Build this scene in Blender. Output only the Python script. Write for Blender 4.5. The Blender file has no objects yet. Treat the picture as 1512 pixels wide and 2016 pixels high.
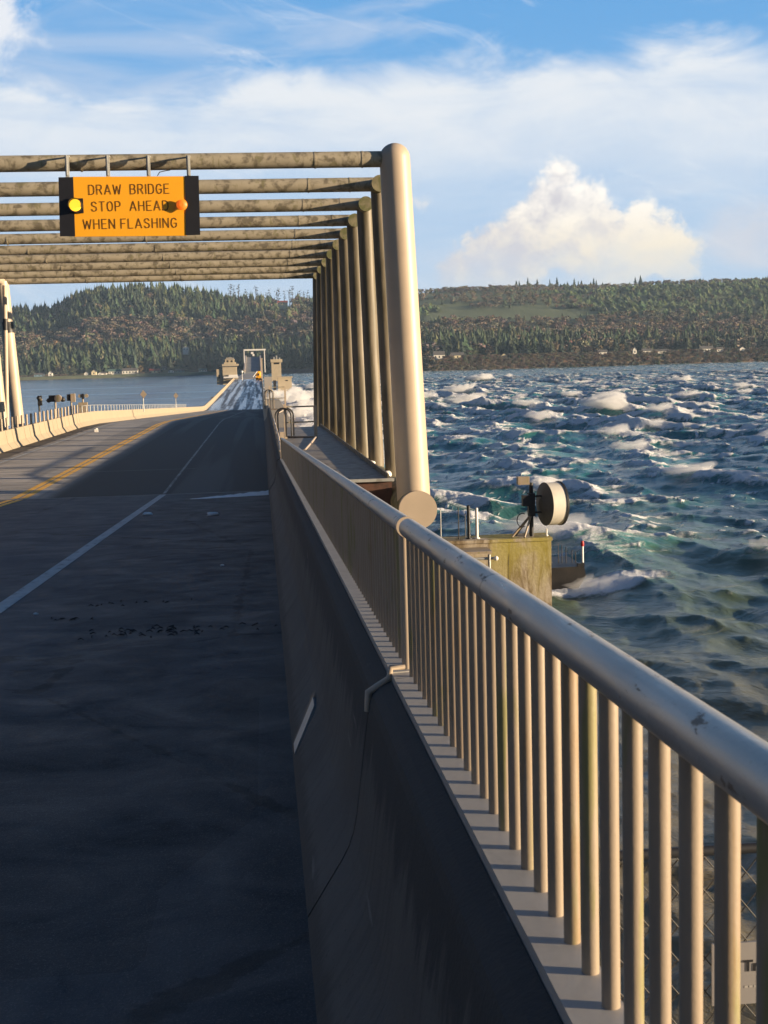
import bpy, math, random
import numpy as np
from mathutils import Vector, Matrix

random.seed(7)
rng = np.random.default_rng(11)
SC = bpy.context.scene
COL = SC.collection

# ------------------------------------------------------------------ camera
F = 2650.0                       # focal length in photograph pixels (1512 x 2016)
TH = math.radians(1.55)          # camera roll
CAMZ = 13.0                      # eye height above the water
HX, HY = 513.0, 718.0            # where +Y meets the horizon
_w = (HX - 756.0, HY - 1008.0)
_d = -_w[0] * math.sin(TH) - _w[1] * math.cos(TH)
_u = _w[0] * math.cos(TH) - _w[1] * math.sin(TH)
PITCH = math.atan2(_d, F)
YAW = math.atan2(-_u, math.hypot(F, _d))
f0 = Vector((math.sin(YAW) * math.cos(PITCH), math.cos(YAW) * math.cos(PITCH), -math.sin(PITCH)))
r0 = Vector((math.cos(YAW), -math.sin(YAW), 0))
u0 = r0.cross(f0)
CR = (r0 * math.cos(TH) - u0 * math.sin(TH)).normalized()
CU = (r0 * math.sin(TH) + u0 * math.cos(TH)).normalized()
cam_d = bpy.data.cameras.new("camera")
cam = bpy.data.objects.new("camera", cam_d)
COL.objects.link(cam)
m = Matrix.Identity(4)
for i in range(3):
    m[i][0] = CR[i]; m[i][1] = CU[i]; m[i][2] = -f0[i]
m[2][3] = CAMZ
cam.matrix_world = m
cam_d.sensor_fit = 'VERTICAL'
cam_d.sensor_height = 36.0
cam_d.lens = F / 2016.0 * 36.0
cam_d.clip_start = 0.05
cam_d.clip_end = 30000
SC.camera = cam
cam_d.dof.use_dof = True
cam_d.dof.focus_distance = 60.0
cam_d.dof.aperture_fstop = 24.0


def at(px, py, Y):
    """The world point seen at photograph pixel (px, py) on the plane y = Y."""
    v = f0 * F + CR * (px - 756.0) - CU * (py - 1008.0)
    t = Y / v.y
    return Vector((v.x * t, Y, CAMZ + v.z * t))


# ------------------------------------------------------------------ sun, sky, exposure
SUN_AZ = 108.0      # clockwise from +Y
SUN_EL = 7.4
sun_d = bpy.data.lights.new("sun", 'SUN')
sun_d.energy = 5.0
sun_d.angle = math.radians(0.5)
sun_d.color = (1.0, 0.78, 0.52)
sun = bpy.data.objects.new("sun", sun_d)
COL.objects.link(sun)
sa, se = math.radians(SUN_AZ), math.radians(SUN_EL)
SUNV = Vector((math.sin(sa) * math.cos(se), math.cos(sa) * math.cos(se), math.sin(se)))
sun.rotation_euler = SUNV.to_track_quat('Z', 'Y').to_euler()
sun.location = (60, -60, 60)

SC.view_settings.view_transform = 'Standard'
SC.view_settings.look = 'None'
EXPO = 1.2
SC.view_settings.exposure = EXPO
SC.view_settings.gamma = 1.0
SC.view_settings.use_curve_mapping = False
SC.render.engine = 'CYCLES'
SC.cycles.max_bounces = 5
SC.cycles.diffuse_bounces = 2
SC.cycles.glossy_bounces = 3
SC.cycles.volume_bounces = 2
SC.cycles.transparent_max_bounces = 8


class NT:
    """Small helper that writes node trees."""
    def __init__(s, tree):
        s.t = tree
        s.n = tree.nodes
        s.l = tree.links

    def _in(s, sock, v):
        if v is None:
            return
        if hasattr(v, 'is_output') or isinstance(v, bpy.types.NodeSocket):
            s.l.new(v, sock)
        else:
            if isinstance(v, (tuple, list)) and sock.type == 'RGBA' and len(v) == 3:
                v = (*v, 1)
            sock.default_value = v

    def node(s, kind, ins=(), **props):
        nd = s.n.new(kind)
        for k, v in props.items():
            setattr(nd, k, v)
        for k, v in (ins.items() if isinstance(ins, dict) else enumerate(ins)):
            s._in(nd.inputs[k], v)
        return nd

    def m(s, op, a, b=None, c=None, clamp=False):
        return s.node('ShaderNodeMath', [a, b, c], operation=op, use_clamp=clamp).outputs[0]

    def add(s, a, b): return s.m('ADD', a, b)
    def sub(s, a, b): return s.m('SUBTRACT', a, b)
    def mul(s, a, b, clamp=False): return s.m('MULTIPLY', a, b, clamp=clamp)
    def div(s, a, b): return s.m('DIVIDE', a, b)
    def mx(s, a, b): return s.m('MAXIMUM', a, b)

    def ss(s, x, lo, hi, a=0.0, b=1.0):
        """smoothstep"""
        return s.node('ShaderNodeMapRange', [x, lo, hi, a, b], interpolation_type='SMOOTHSTEP').outputs[0]

    def mr(s, x, lo, hi, a=0.0, b=1.0):
        return s.node('ShaderNodeMapRange', [x, lo, hi, a, b]).outputs[0]

    def xyz(s, x=0.0, y=0.0, z=0.0):
        return s.node('ShaderNodeCombineXYZ', [x, y, z]).outputs[0]

    def sep(s, v):
        return s.node('ShaderNodeSeparateXYZ', [v]).outputs

    def noise(s, v, scale=1.0, detail=4.0, rough=0.55, dist=0.0, out=0):
        nd = s.node('ShaderNodeTexNoise', {'Vector': v, 'Scale': scale, 'Detail': detail, 'Roughness': rough,
                                           'Distortion': dist})
        return nd.outputs[out]

    def mix(s, f, a, b, blend='MIX'):
        nd = s.n.new('ShaderNodeMix')
        nd.data_type = 'RGBA'
        nd.blend_type = blend
        nd.clamp_factor = True
        s._in(nd.inputs[0], f)
        s._in(nd.inputs[6], a)
        s._in(nd.inputs[7], b)
        return nd.outputs[2]

    def scalev(s, v, sx, sy, sz):
        nd = s.n.new('ShaderNodeVectorMath')
        nd.operation = 'MULTIPLY'
        s._in(nd.inputs[0], v)
        nd.inputs[1].default_value = (sx, sy, sz)
        return nd.outputs[0]

    def bump(s, h, strength=0.3, dist=0.02):
        return s.node('ShaderNodeBump', {'Strength': strength, 'Distance': dist, 'Height': h}).outputs[0]


world = bpy.data.worlds.new("World")
SC.world = world
world.use_nodes = True
world.node_tree.nodes.clear()
W = NT(world.node_tree)
SKY_STRENGTH = 0.05  # see EXPO


def build_sky():
    sky = W.node('ShaderNodeTexSky', sky_type='NISHITA')
    sky.sun_disc = False
    sky.sun_elevation = math.radians(SUN_EL)
    sky.sun_rotation = math.radians(SUN_AZ)
    sky.altitude = 0
    sky.air_density = 1.0
    sky.dust_density = 0.3
    sky.ozone_density = 3.0
    tc = W.node('ShaderNodeTexCoord')
    x, y, z = W.sep(tc.outputs['Generated'])[:3]
    az = W.m('ARCTAN2', x, y)
    el = W.m('ARCSINE', z)
    u = W.mul(az, 2650.0)          # angles in 1/2650 rad
    e = W.mul(el, 2650.0)
    # thin veil that thickens towards the horizon, bank of stratus above it
    P1 = W.xyz(W.mul(u, 1 / 260.0), W.mul(e, 1 / 120.0), 2.3)
    n1 = W.noise(P1, 1.0, 9.0, 0.6, 0.4)
    P2 = W.xyz(W.mul(u, 1 / 520.0), W.mul(e, 1 / 110.0), 7.7)
    n2 = W.noise(P2, 1.0, 8.0, 0.55, 0.6)
    P3 = W.xyz(W.mul(u, 1 / 90.0), W.mul(e, 1 / 60.0), 1.1)
    n3 = W.noise(P3, 1.0, 8.0, 0.6, 0.3)
    top = W.add(560.0, W.mul(W.sub(n1, 0.5), 250.0))
    top = W.add(top, W.mul(W.ss(u, 250.0, 600.0), 40.0))
    soft = W.add(30.0, W.mul(n2, 130.0))
    bank = W.ss(W.div(W.sub(top, e), soft), 0.0, 1.0)
    low = W.ss(e, 240.0, 470.0, 0.30, 0.97)
    bank = W.mul(bank, low)
    bank = W.mul(bank, W.ss(n2, 0.22, 0.52, 0.62, 1.0))
    # wisps above the bank
    ang = W.add(W.mul(u, 0.35), W.mul(e, 0.94))
    P4 = W.xyz(W.mul(W.sub(u, W.mul(e, 0.35)), 1 / 330.0), W.mul(ang, 1 / 80.0), 4.2)
    n4 = W.noise(P4, 1.0, 9.0, 0.62, 0.8)
    wisp = W.mul(W.ss(n4, 0.56, 0.80), 0.75)

    def blob(uu, ee, ru, re):
        dx = W.div(W.sub(u, uu), ru)
        dy = W.div(W.sub(e, ee), re)
        r2 = W.add(W.mul(dx, dx), W.mul(dy, dy))
        return W.sub(1.0, W.m('SQRT', r2))
    # a torn plume of the bank at the left and one thin streak
    pl = blob(-455.0, 630.0, 90.0, 120.0)
    pl = W.ss(W.add(pl, W.mul(W.sub(n3, 0.5), 2.4)), 0.05, 0.9)
    st = W.ss(W.add(blob(-260.0, 688.0, 120.0, 30.0), W.mul(W.sub(n3, 0.5), 2.0)), 0.2, 1.4, 0.0, 0.7)
    # the cumulus
    cs = [(588, 335, 42), (572, 285, 66), (628, 282, 62), (540, 225, 84), (640, 220, 95),
          (742, 262, 42), (772, 222, 58), (470, 185, 84), (700, 195, 88), (395, 160, 60), (800, 180, 60)]
    c = None
    for a, b, r in cs:
        q = W.mul(blob(float(a), float(b), float(r), float(r)), r / 90.0)
        c = q if c is None else W.mx(c, q)
    P5 = W.xyz(W.mul(u, 1 / 60.0), W.mul(e, 1 / 55.0), 9.0)
    n5 = W.noise(P5, 1.0, 10.0, 0.62, 0.2)
    cc = W.add(c, W.mul(W.sub(n5, 0.5), 1.15))
    cum = W.ss(cc, -0.02, 0.30)
    cum = W.mul(cum, W.ss(W.sub(e, W.mul(W.sub(n3, 0.5), 120.0)), 110.0, 240.0, 0.30, 1.0))
    puff = W.ss(W.add(blob(325.0, 298.0, 34.0, 20.0), W.mul(W.sub(n5, 0.5), 3.0)), 0.1, 1.0, 0.0, 0.7)
    far = W.ss(W.add(blob(1010.0, 205.0, 180.0, 90.0), W.mul(W.sub(n1, 0.5), 2.0)), 0.0, 0.9, 0.0, 0.7)
    gen = W.mul(W.ss(n2, 0.45, 0.7), W.ss(e, 60.0, 260.0, 0.35, 0.55))

    skyc = W.mix(1.0, sky.outputs[0], (0.78, 1.0, 1.22), 'MULTIPLY')
    k = 1.0 / (SKY_STRENGTH * 2 ** EXPO)
    win = W.mul(W.ss(W.m('ABSOLUTE', W.sub(az, 0.1)), 0.95, 0.42), W.ss(e, 1500.0, 800.0))

    def cl(r, g, b):
        return (r * k, g * k, b * k)
    veil = W.ss(e, 620.0, 60.0, 0.0, 0.75)
    skyc_raw = skyc
    clear = W.mix(W.ss(e, 900.0, 300.0), cl(0.13, 0.40, 0.80), cl(0.20, 0.48, 0.86))
    skyc = W.mix(W.mul(win, .9), skyc, clear)
    col = W.mix(W.mul(veil, win), skyc, cl(0.50, 0.66, 0.86))
    dim_sky = W.mix(W.ss(n1, .35, .65), cl(0.030, 0.070, 0.15), cl(0.050, 0.105, 0.20))  # unseen dim blue sky, added outside the view to cut fill light
    side = W.mul(W.ss(e, 2300.0, 900.0), W.ss(W.m('ABSOLUTE', W.sub(az, math.radians(SUN_AZ))), 0.35, 0.9))
    base = W.mix(W.mul(side, .9), skyc_raw, dim_sky)
    bankc = W.mix(W.ss(n1, 0.35, 0.65), cl(0.70, 0.78, 0.89), cl(0.85, 0.88, 0.92))
    col = W.mix(gen, col, cl(0.62, 0.70, 0.84))
    col = W.mix(wisp, col, cl(0.80, 0.86, 0.95))
    col = W.mix(bank, col, bankc)
    col = W.mix(st, col, cl(0.75, 0.85, 0.97))
    col = W.mix(pl, col, cl(0.84, 0.87, 0.93))
    col = W.mix(far, col, cl(0.74, 0.72, 0.76))
    col = W.mix(puff, col, cl(0.86, 0.84, 0.82))
    shade = W.ss(W.add(W.mul(n5, 1.1), W.mul(W.sub(u, 600.0), 0.0008)), 0.30, 0.72)
    cumc = W.mix(shade, cl(0.70, 0.68, 0.72), W.mix(W.ss(e, 180.0, 330.0), cl(1.0, 0.89, 0.72), cl(1.12, 1.06, 0.98)))
    col = W.mix(cum, col, cumc)
    col = W.mix(win, base, col)
    # below the horizon: the sea's own dim reflection for anything that looks down past it
    col = W.mix(W.ss(z, -0.005, -0.05), col, cl(0.06, 0.10, 0.13))
    bg = W.node('ShaderNodeBackground', [col, SKY_STRENGTH])
    out = W.node('ShaderNodeOutputWorld')
    W.l.new(bg.outputs[0], out.inputs[0])


build_sky()

# ------------------------------------------------------------------ object helpers
ORG = {}


class MB:
    """Collects shapes and links them as one mesh object."""
    def __init__(s):
        s.v = []; s.f = []; s.sm = []

    def poly(s, pts, faces, smooth=False):
        b = len(s.v)
        s.v += [tuple(p) for p in pts]
        for fc in faces:
            s.f.append([b + i for i in fc]); s.sm.append(smooth)
        return s

    def box(s, x0, x1, y0, y1, z0, z1):
        p = [(x, y, z) for z in (z0, z1) for y in (y0, y1) for x in (x0, x1)]
        return s.poly(p, [(0, 2, 3, 1), (4, 5, 7, 6), (0, 1, 5, 4), (2, 6, 7, 3), (0, 4, 6, 2), (1, 3, 7, 5)])

    def tube(s, pts, r, n=12, caps=True, up=None):
        """round tube along a polyline; r a number or a list"""
        pts = [Vector(p) for p in pts]
        rr = r if isinstance(r, (list, tuple)) else [r] * len(pts)
        rings = []
        ref = None
        for i, p in enumerate(pts):
            if i == 0: d = pts[1] - p
            elif i == len(pts) - 1: d = p - pts[i - 1]
            else: d = (pts[i + 1] - p).normalized() + (p - pts[i - 1]).normalized()
            d.normalize()
            if ref is None:
                ref = Vector((0, 0, 1)) if abs(d.z) < 0.9 else Vector((1, 0, 0))
            a = d.cross(ref).normalized()
            b = a.cross(d).normalized()
            ref = b
            rings.append([p + (a * math.cos(t) + b * math.sin(t)) * rr[i]
                          for t in (2 * math.pi * k / n for k in range(n))])
        base = len(s.v)
        for rg in rings: s.v += [tuple(q) for q in rg]
        for i in range(len(pts) - 1):
            for k in range(n):
                k2 = (k + 1) % n
                s.f.append([base + i * n + k, base + i * n + k2, base + (i + 1) * n + k2, base + (i + 1) * n + k])
                s.sm.append(True)
        if caps:
            for rg, rev in ((rings[0], False), (rings[-1], True)):
                fc = list(range(n))
                if rev: fc.reverse()
                s.poly(rg, [fc][:1])
        return s

    def sweep(s, prof, path, caps=True, skew=(0, 0)):
        """prof: list of (x, z) ; path: list of (dx, y, dz); skew: y shift per x at first/last station"""
        n = len(prof)
        rings = []
        for j, (dx, y, dz) in enumerate(path):
            k = skew[0] if j == 0 else (skew[1] if j == len(path) - 1 else 0)
            rings.append([(dx + px, y + k * px, dz + pz) for px, pz in prof])
        # separate vertices for each strip so that edges stay crisp
        for i in range(len(path) - 1):
            for k in range(n):
                k2 = (k + 1) % n
                s.poly([rings[i][k], rings[i][k2], rings[i + 1][k2], rings[i + 1][k]], [(0, 1, 2, 3)])
        if caps:
            s.poly(rings[0], [tuple(range(n))][:1])
            s.poly(rings[-1], [tuple(reversed(range(n)))][:1])
        return s

    def ball(s, c, r, sub=1, jitter=0.0, sq=(1, 1, 1)):
        t = (1 + 5 ** 0.5) / 2
        v = [Vector(q).normalized() for q in
             [(-1, t, 0), (1, t, 0), (-1, -t, 0), (1, -t, 0), (0, -1, t), (0, 1, t), (0, -1, -t), (0, 1, -t),
              (t, 0, -1), (t, 0, 1), (-t, 0, -1), (-t, 0, 1)]]
        f = [(0, 11, 5), (0, 5, 1), (0, 1, 7), (0, 7, 10), (0, 10, 11), (1, 5, 9), (5, 11, 4), (11, 10, 2),
             (10, 7, 6), (7, 1, 8), (3, 9, 4), (3, 4, 2), (3, 2, 6), (3, 6, 8), (3, 8, 9), (4, 9, 5), (2, 4, 11),
             (6, 2, 10), (8, 6, 7), (9, 8, 1)]
        for _ in range(sub):
            mid = {}; nf = []
            def mp(a, b):
                k = (min(a, b), max(a, b))
                if k not in mid:
                    v.append(((v[a] + v[b]) / 2).normalized()); mid[k] = len(v) - 1
                return mid[k]
            for a, b, c2 in f:
                x, y, z = mp(a, b), mp(b, c2), mp(c2, a)
                nf += [(a, x, z), (b, y, x), (c2, z, y), (x, y, z)]
            f = nf
        pts = []
        for q in v:
            k = r * (1 + random.uniform(-jitter, jitter))
            pts.append((c[0] + q.x * k * sq[0], c[1] + q.y * k * sq[1], c[2] + q.z * k * sq[2]))
        return s.poly(pts, f, True)

    def mesh(s, name, org=(0, 0, 0)):
        me = bpy.data.meshes.new(name)
        o = org
        me.from_pydata([(a - o[0], b - o[1], c - o[2]) for a, b, c in s.v], [], s.f)
        me.polygons.foreach_set('use_smooth', s.sm)
        me.update()
        return me

    def build(s, name, mat, parent=None):
        if parent is not None:
            og = ORG[parent.name]
        else:
            a = np.array(s.v)
            lo, hi = a.min(0), a.max(0)
            og = (float((lo[0] + hi[0]) / 2), float((lo[1] + hi[1]) / 2), float(lo[2]))
        me = s.mesh(name, og)
        for mm in (mat if isinstance(mat, (list, tuple)) else [mat]):
            me.materials.append(mm)
        ob = bpy.data.objects.new(name, me)
        COL.objects.link(ob)
        if parent is not None: ob.parent = parent
        else: ob.location = og
        ORG[ob.name] = og
        return ob


def tag(o, label=None, cat=None, group=None, kind=None):
    if label: o['label'] = label
    if cat: o['category'] = cat
    if group: o['group'] = group
    if kind: o['kind'] = kind
    return o


def thing(name, loc, label, cat, group=None):
    o = bpy.data.objects.new(name, None)
    COL.objects.link(o)
    o.empty_display_size = 0.2
    o.location = loc
    ORG[o.name] = tuple(loc)
    return tag(o, label, cat, group)


def copy_thing(o, loc, label=None, rotz=None, scale=None):
    c = o.copy(); COL.objects.link(c); c.location = loc
    if rotz is not None: c.rotation_euler[2] = rotz
    if scale is not None: c.scale = scale
    if label: c['label'] = label
    for ch in KIDS.get(o.name, ()):
        d = ch.copy(); COL.objects.link(d); d.parent = c
        for g in KIDS.get(ch.name, ()):
            h = g.copy(); COL.objects.link(h); h.parent = d
    return c


KIDS = {}


def np_mesh(name, V, Fc, mat, smooth=True, attrs=None, link=True):
    """big mesh from numpy arrays; Fc n x 3 or n x 4"""
    me = bpy.data.meshes.new(name)
    k = Fc.shape[1]
    me.vertices.add(len(V)); me.vertices.foreach_set('co', np.ascontiguousarray(V, dtype=np.float32).ravel())
    me.loops.add(Fc.size); me.loops.foreach_set('vertex_index', np.ascontiguousarray(Fc, dtype=np.int32).ravel())
    me.polygons.add(len(Fc))
    me.polygons.foreach_set('loop_start', np.arange(0, Fc.size, k, dtype=np.int32))
    me.polygons.foreach_set('loop_total', np.full(len(Fc), k, dtype=np.int32))
    me.polygons.foreach_set('use_smooth', np.full(len(Fc), smooth))
    me.update(calc_edges=True)
    for an, av in (attrs or {}).items():
        if av.ndim == 1:
            at_ = me.attributes.new(an, 'FLOAT', 'POINT'); at_.data.foreach_set('value', av.astype(np.float32))
        else:
            at_ = me.attributes.new(an, 'FLOAT_COLOR', 'POINT')
            c4 = np.ones((len(av), 4), dtype=np.float32); c4[:, :3] = av
            at_.data.foreach_set('color', c4.ravel())
    me.materials.append(mat)
    if not link: return me
    ob = bpy.data.objects.new(name, me); COL.objects.link(ob)
    ORG[ob.name] = (0, 0, 0)
    return ob


# ------------------------------------------------------------------ materials
def new_mat(name):
    mt = bpy.data.materials.new(name); mt.use_nodes = True
    mt.node_tree.nodes.clear()
    t = NT(mt.node_tree)
    out = t.node('ShaderNodeOutputMaterial')
    bs = t.node('ShaderNodeBsdfPrincipled')
    t.l.new(bs.outputs[0], out.inputs[0])
    return mt, t, bs


def plain(name, base, rough=0.6, metal=0.0, var=0.25, scale=3.0, grime=None, gscale=(2, 2, 2), gthr=(0.5, 0.7),
          gamt=0.8, bump=0.15, bscale=40.0, bdist=0.004, grime2=None):
    mt, t, bs = new_mat(name)
    P = t.node('ShaderNodeNewGeometry').outputs['Position']
    n = t.noise(P, scale, 6.0, 0.6)
    dark = tuple(c * (1 - var) for c in base); lite = tuple(min(1, c * (1 + var)) for c in base)
    col = t.mix(t.mr(n, 0.3, 0.7), dark, lite)
    if grime:
        g = t.noise(t.scalev(P, *gscale), 1.0, 8.0, 0.62, 0.3)
        col = t.mix(t.ss(g, gthr[0], gthr[1], 0.0, gamt), col, grime)
    if grime2:
        g2 = t.noise(t.scalev(P, gscale[1] * 1.7, gscale[0] * 1.3, gscale[2] * 0.8), 1.0, 8.0, 0.65, 0.6)
        col = t.mix(t.ss(g2, 0.54, 0.66, 0.0, 0.75), col, grime2)
    bs.inputs['Roughness'].default_value = rough
    bs.inputs['Metallic'].default_value = metal
    t._in(bs.inputs['Base Color'], col)
    if bump:
        b = t.noise(P, bscale, 5.0, 0.6)
        t._in(bs.inputs['Normal'], t.bump(b, bump, bdist))
    return mt


def emis(name, col, strength):
    mt, t, bs = new_mat(name)
    bs.inputs['Base Color'].default_value = (*col, 1)
    bs.inputs['Emission Color'].default_value = (*col, 1)
    bs.inputs['Emission Strength'].default_value = strength
    return mt


TANP = plain('tan_paint', (0.48, 0.385, 0.285), 0.45, 0, 0.07, 1.3, (0.30, 0.24, 0.17), (2.2, 2.2, .35), (0.56, 0.80), 0.45,
             0.08, 60, 0.002)
GRIMY = plain('grimy_tan_paint', (0.38, 0.33, 0.24), 0.6, 0, 0.12, 1.6, (0.085, 0.07, 0.045), (3.2, 3, 3.5), (0.47, 0.63), 0.75,
              0.15, 60, 0.003, (0.20, 0.18, 0.09))
POSTM = plain('weathered_post_paint', (0.20, 0.165, 0.115), 0.55, 0, 0.12, 1.6, (0.085, 0.07, 0.035), (4, 4, .35), (0.40, 0.60), 0.8,
              0.15, 60, 0.003)
MOSSY = plain('mossy_pipe', (0.22, 0.19, 0.11), 0.75, 0, 0.35, 3, (0.10, 0.11, 0.03), (4, 4, 4), (0.42, 0.6), 0.8, 0.4, 30, 0.01)
BALU = plain('baluster_paint', (0.34, 0.27, 0.20), 0.45, 0, 0.08, 3, (0.22, 0.22, 0.06), (14, 14, 1.8), (0.53, 0.66), 0.7, 0.25, 120, 0.0015, (0.30, 0.20, 0.11))
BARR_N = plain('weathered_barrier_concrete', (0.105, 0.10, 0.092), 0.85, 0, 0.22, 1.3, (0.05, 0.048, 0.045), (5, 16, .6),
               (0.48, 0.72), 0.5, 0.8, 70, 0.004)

def stain_top():
    mt = BARR_N; t = NT(mt.node_tree)
    bs = [n for n in t.n if n.type == 'BSDF_PRINCIPLED'][0]
    src = bs.inputs['Base Color'].links[0].from_socket
    P = t.node('ShaderNodeNewGeometry').outputs['Position']
    x, y, z = t.sep(P)[:3]
    rag = t.noise(t.scalev(P, 3, 9, 2.5), 1.0, 9.0, .7, .6)
    por = t.noise(P, 55.0, 3.0, .8)
    top = t.ss(t.add(x, t.mul(t.sub(rag, .5), .09)), .292, .312)
    col = t.mix(t.mul(top, .8), src, (0.022, 0.024, 0.027))
    foot = t.ss(t.add(x, t.mul(t.sub(rag, .5), .10)), .15, .11)
    col = t.mix(t.mul(foot, .6), col, (0.035, 0.033, 0.030))
    col = t.mix(t.ss(por, .64, .70, 0, .8), col, (0.02, 0.02, 0.02))
    scr = t.noise(t.xyz(t.mul(t.add(z, x), 9.0), t.mul(y, .7), 3.0), 1.0, 6.0, .6)
    col = t.mix(t.ss(scr, .66, .70, 0, .5), col, (0.22, 0.21, 0.20))
    t._in(bs.inputs['Base Color'], col)


stain_top()
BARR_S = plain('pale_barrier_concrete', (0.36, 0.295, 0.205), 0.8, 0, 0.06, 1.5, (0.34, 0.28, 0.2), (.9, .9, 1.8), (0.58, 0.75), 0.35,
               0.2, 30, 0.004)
CURB = plain('curb_paint', (0.40, 0.38, 0.35), 0.55, 0, 0.10, 5, (0.30, 0.29, 0.26), (6, 3, 3), (0.55, 0.7), 0.5, 0.15, 60, 0.002)
DECKM = plain('walkway_plate', (0.30, 0.26, 0.215), 0.6, 0, 0.25, 2.5, (0.05, 0.045, 0.04), (3, 3, 3), (0.5, 0.65), 0.6, 0.4, 60, 0.004)
RUSTB = plain('brown_primer_steel', (0.10, 0.045, 0.03), 0.7, 0, 0.3, 3, (0.03, 0.02, 0.015), (3, 3, 3), (0.5, 0.65), 0.7, 0.3, 40, 0.004)
DARKM = plain('dark_metal', (0.02, 0.02, 0.022), 0.5, 0, 0.3, 4, None, bump=0.1)
BLACKP = plain('black_sign_paint', (0.012, 0.012, 0.016), 0.5, 0, 0.2, 4, None, bump=0.03)
YSIGN = plain('orange_yellow_sheeting', (0.95, 0.42, 0.015), 0.42, 0, 0.03, 1.2, (0.75, 0.33, 0.02), (.7, 2, 3), (0.6, 0.8), 0.3, 0.02)
LETTER = plain('dark_brown_lettering', (0.10, 0.035, 0.006), 0.6, 0, 0.05, 4, None, bump=0)
GALV = plain('galvanised_steel', (0.42, 0.42, 0.40), 0.5, 0.3, 0.15, 3, (0.16, 0.15, 0.13), (5, 5, 3), (0.55, 0.7), 0.6, 0.1)
WHITEP = plain('white_paint', (0.78, 0.75, 0.70), 0.5, 0, 0.08, 3, (0.4, 0.36, 0.3), (4, 4, 2), (0.6, 0.75), 0.4, 0.08)
REDP = plain('red_paint', (0.55, 0.03, 0.03), 0.5, 0, 0.1, 3, None, bump=0.05)
TOWER = plain('tower_concrete', (0.48, 0.40, 0.28), 0.85, 0, 0.08, 0.5, (0.36, 0.29, 0.2), (.5, .5, .2), (0.55, 0.75), 0.5, 0.2, 8, 0.02)
GREYW = plain('grey_wall_panel', (0.33, 0.31, 0.29), 0.8, 0, 0.1, .5, None, bump=0.1)
LAMP_ON = emis('lit_amber_lens', (1.0, 0.50, 0.03), 0.75)
AMBER = emis('orange_lens', (1.0, 0.16, 0.01), 0.30)
RADOME = plain('radome_cloth', (0.62, 0.58, 0.50), 0.6, 0, 0.05, 3, (0.4, 0.36, 0.3), (3, 3, 1), (0.55, 0.75), 0.4, 0.05)
DISHB = plain('dish_back_paint', (0.10, 0.10, 0.10), 0.6, 0, 0.15, 3, (0.22, 0.20, 0.17), (3, 3, 2), (0.6, 0.75), 0.4, 0.05)


def handrail_mat():
    mt, t, bs = new_mat('worn_handrail_paint')
    P = t.node('ShaderNodeNewGeometry').outputs['Position']
    n = t.noise(t.scalev(P, 20, 2.5, 20), 1.0, 8.0, 0.65)
    n2 = t.noise(P, 90.0, 4.0, 0.6)
    col = t.mix(t.ss(n, 0.4, 0.65), (0.42, 0.40, 0.37), (0.52, 0.49, 0.44))
    col = t.mix(t.ss(n2, 0.62, 0.72, 0, 0.4), col, (0.25, 0.22, 0.18))
    n3 = t.noise(t.scalev(P, 30, 9, 30), 1.0, 9.0, 0.7)
    chip = t.ss(n3, .60, .64)
    col = t.mix(t.mul(chip, .8), col, (0.17, 0.12, 0.08))
    _, yy_, _ = t.sep(P)[:3]
    seam = t.ss(t.m('ABSOLUTE', t.sub(t.m('FRACT', t.mul(yy_, 1 / 1.83)), .5)), .006, .002)
    col = t.mix(t.mul(seam, .5), col, (0.12, 0.10, 0.08))
    t._in(bs.inputs['Base Color'], col)
    t._in(bs.inputs['Roughness'], t.mr(t.add(n, t.mul(chip, .3)), 0.3, 0.8, 0.26, 0.6))
    bs.inputs['Metallic'].default_value = 0.35
    t._in(bs.inputs['Normal'], t.bump(t.add(n2, t.add(t.mul(seam, 2.0), t.mul(chip, -.8))), 0.35, 0.0012))
    return mt


RAILM = handrail_mat()


def mossy_wall():
    mt, t, bs = new_mat('mossy_pier_concrete')
    P = t.node('ShaderNodeNewGeometry').outputs['Position']
    x, y, z = t.sep(P)[:3]
    n = t.noise(t.scalev(P, .9, .9, .22), 1.0, 8.0, 0.6, 0.5)
    n2 = t.noise(t.scalev(P, 2.2, 1, .5), 1.0, 9.0, 0.68, 0.8)
    n3 = t.noise(P, 9.0, 8.0, 0.65)
    col = t.mix(t.mr(n3, .3, .7), (0.36, 0.30, 0.22), (0.50, 0.43, 0.33))
    col = t.mix(t.ss(n2, .44, .60, 0, .85), col, (0.15, 0.10, 0.045))
    moss = t.mul(t.ss(z, 3.4, 6.6, 0, .8), t.mul(t.ss(n, .42, .58), t.ss(x, 6.0, 9.0, .35, .95)))
    col = t.mix(moss, col, t.mix(n3, (0.27, 0.225, 0.022), (0.40, 0.345, 0.03)))
    col = t.mix(t.ss(n2, .60, .68, 0, .85), col, (0.10, 0.08, 0.04))
    t._in(bs.inputs['Base Color'], col)
    bs.inputs['Roughness'].default_value = 0.9
    t._in(bs.inputs['Normal'], t.bump(n3, 0.5, 0.03))
    return mt


MOSSW = mossy_wall()

# ------------------------------------------------------------------ road profile
RP = [(-6, 1.68 - .267), (0, 1.68), (34.5, 3.215), (82, 3.41), (90, 3.55), (250, 8.15), (262, 8.35), (300, 8.1),
      (556, 5.75)]


def rz(Y):
    """height of the road surface at distance Y"""
    for (a, ha), (b, hb) in zip(RP, RP[1:]):
        if Y <= b: return CAMZ - (ha + (hb - ha) * (Y - a) / (b - a))
    return CAMZ - RP[-1][1]


XL, XR = -10.7, 0.09
BP = [(0.0, -.4), (0.0, 0.0), (0.125, 0.19), (0.150, 0.235), (0.168, 0.285), (0.180, 0.34), (0.235, 0.735), (0.245, 0.762), (0.27, 0.783), (0.31, 0.80), (0.315, 0.825), (0.40, 0.825), (0.40, -.4)]


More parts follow.
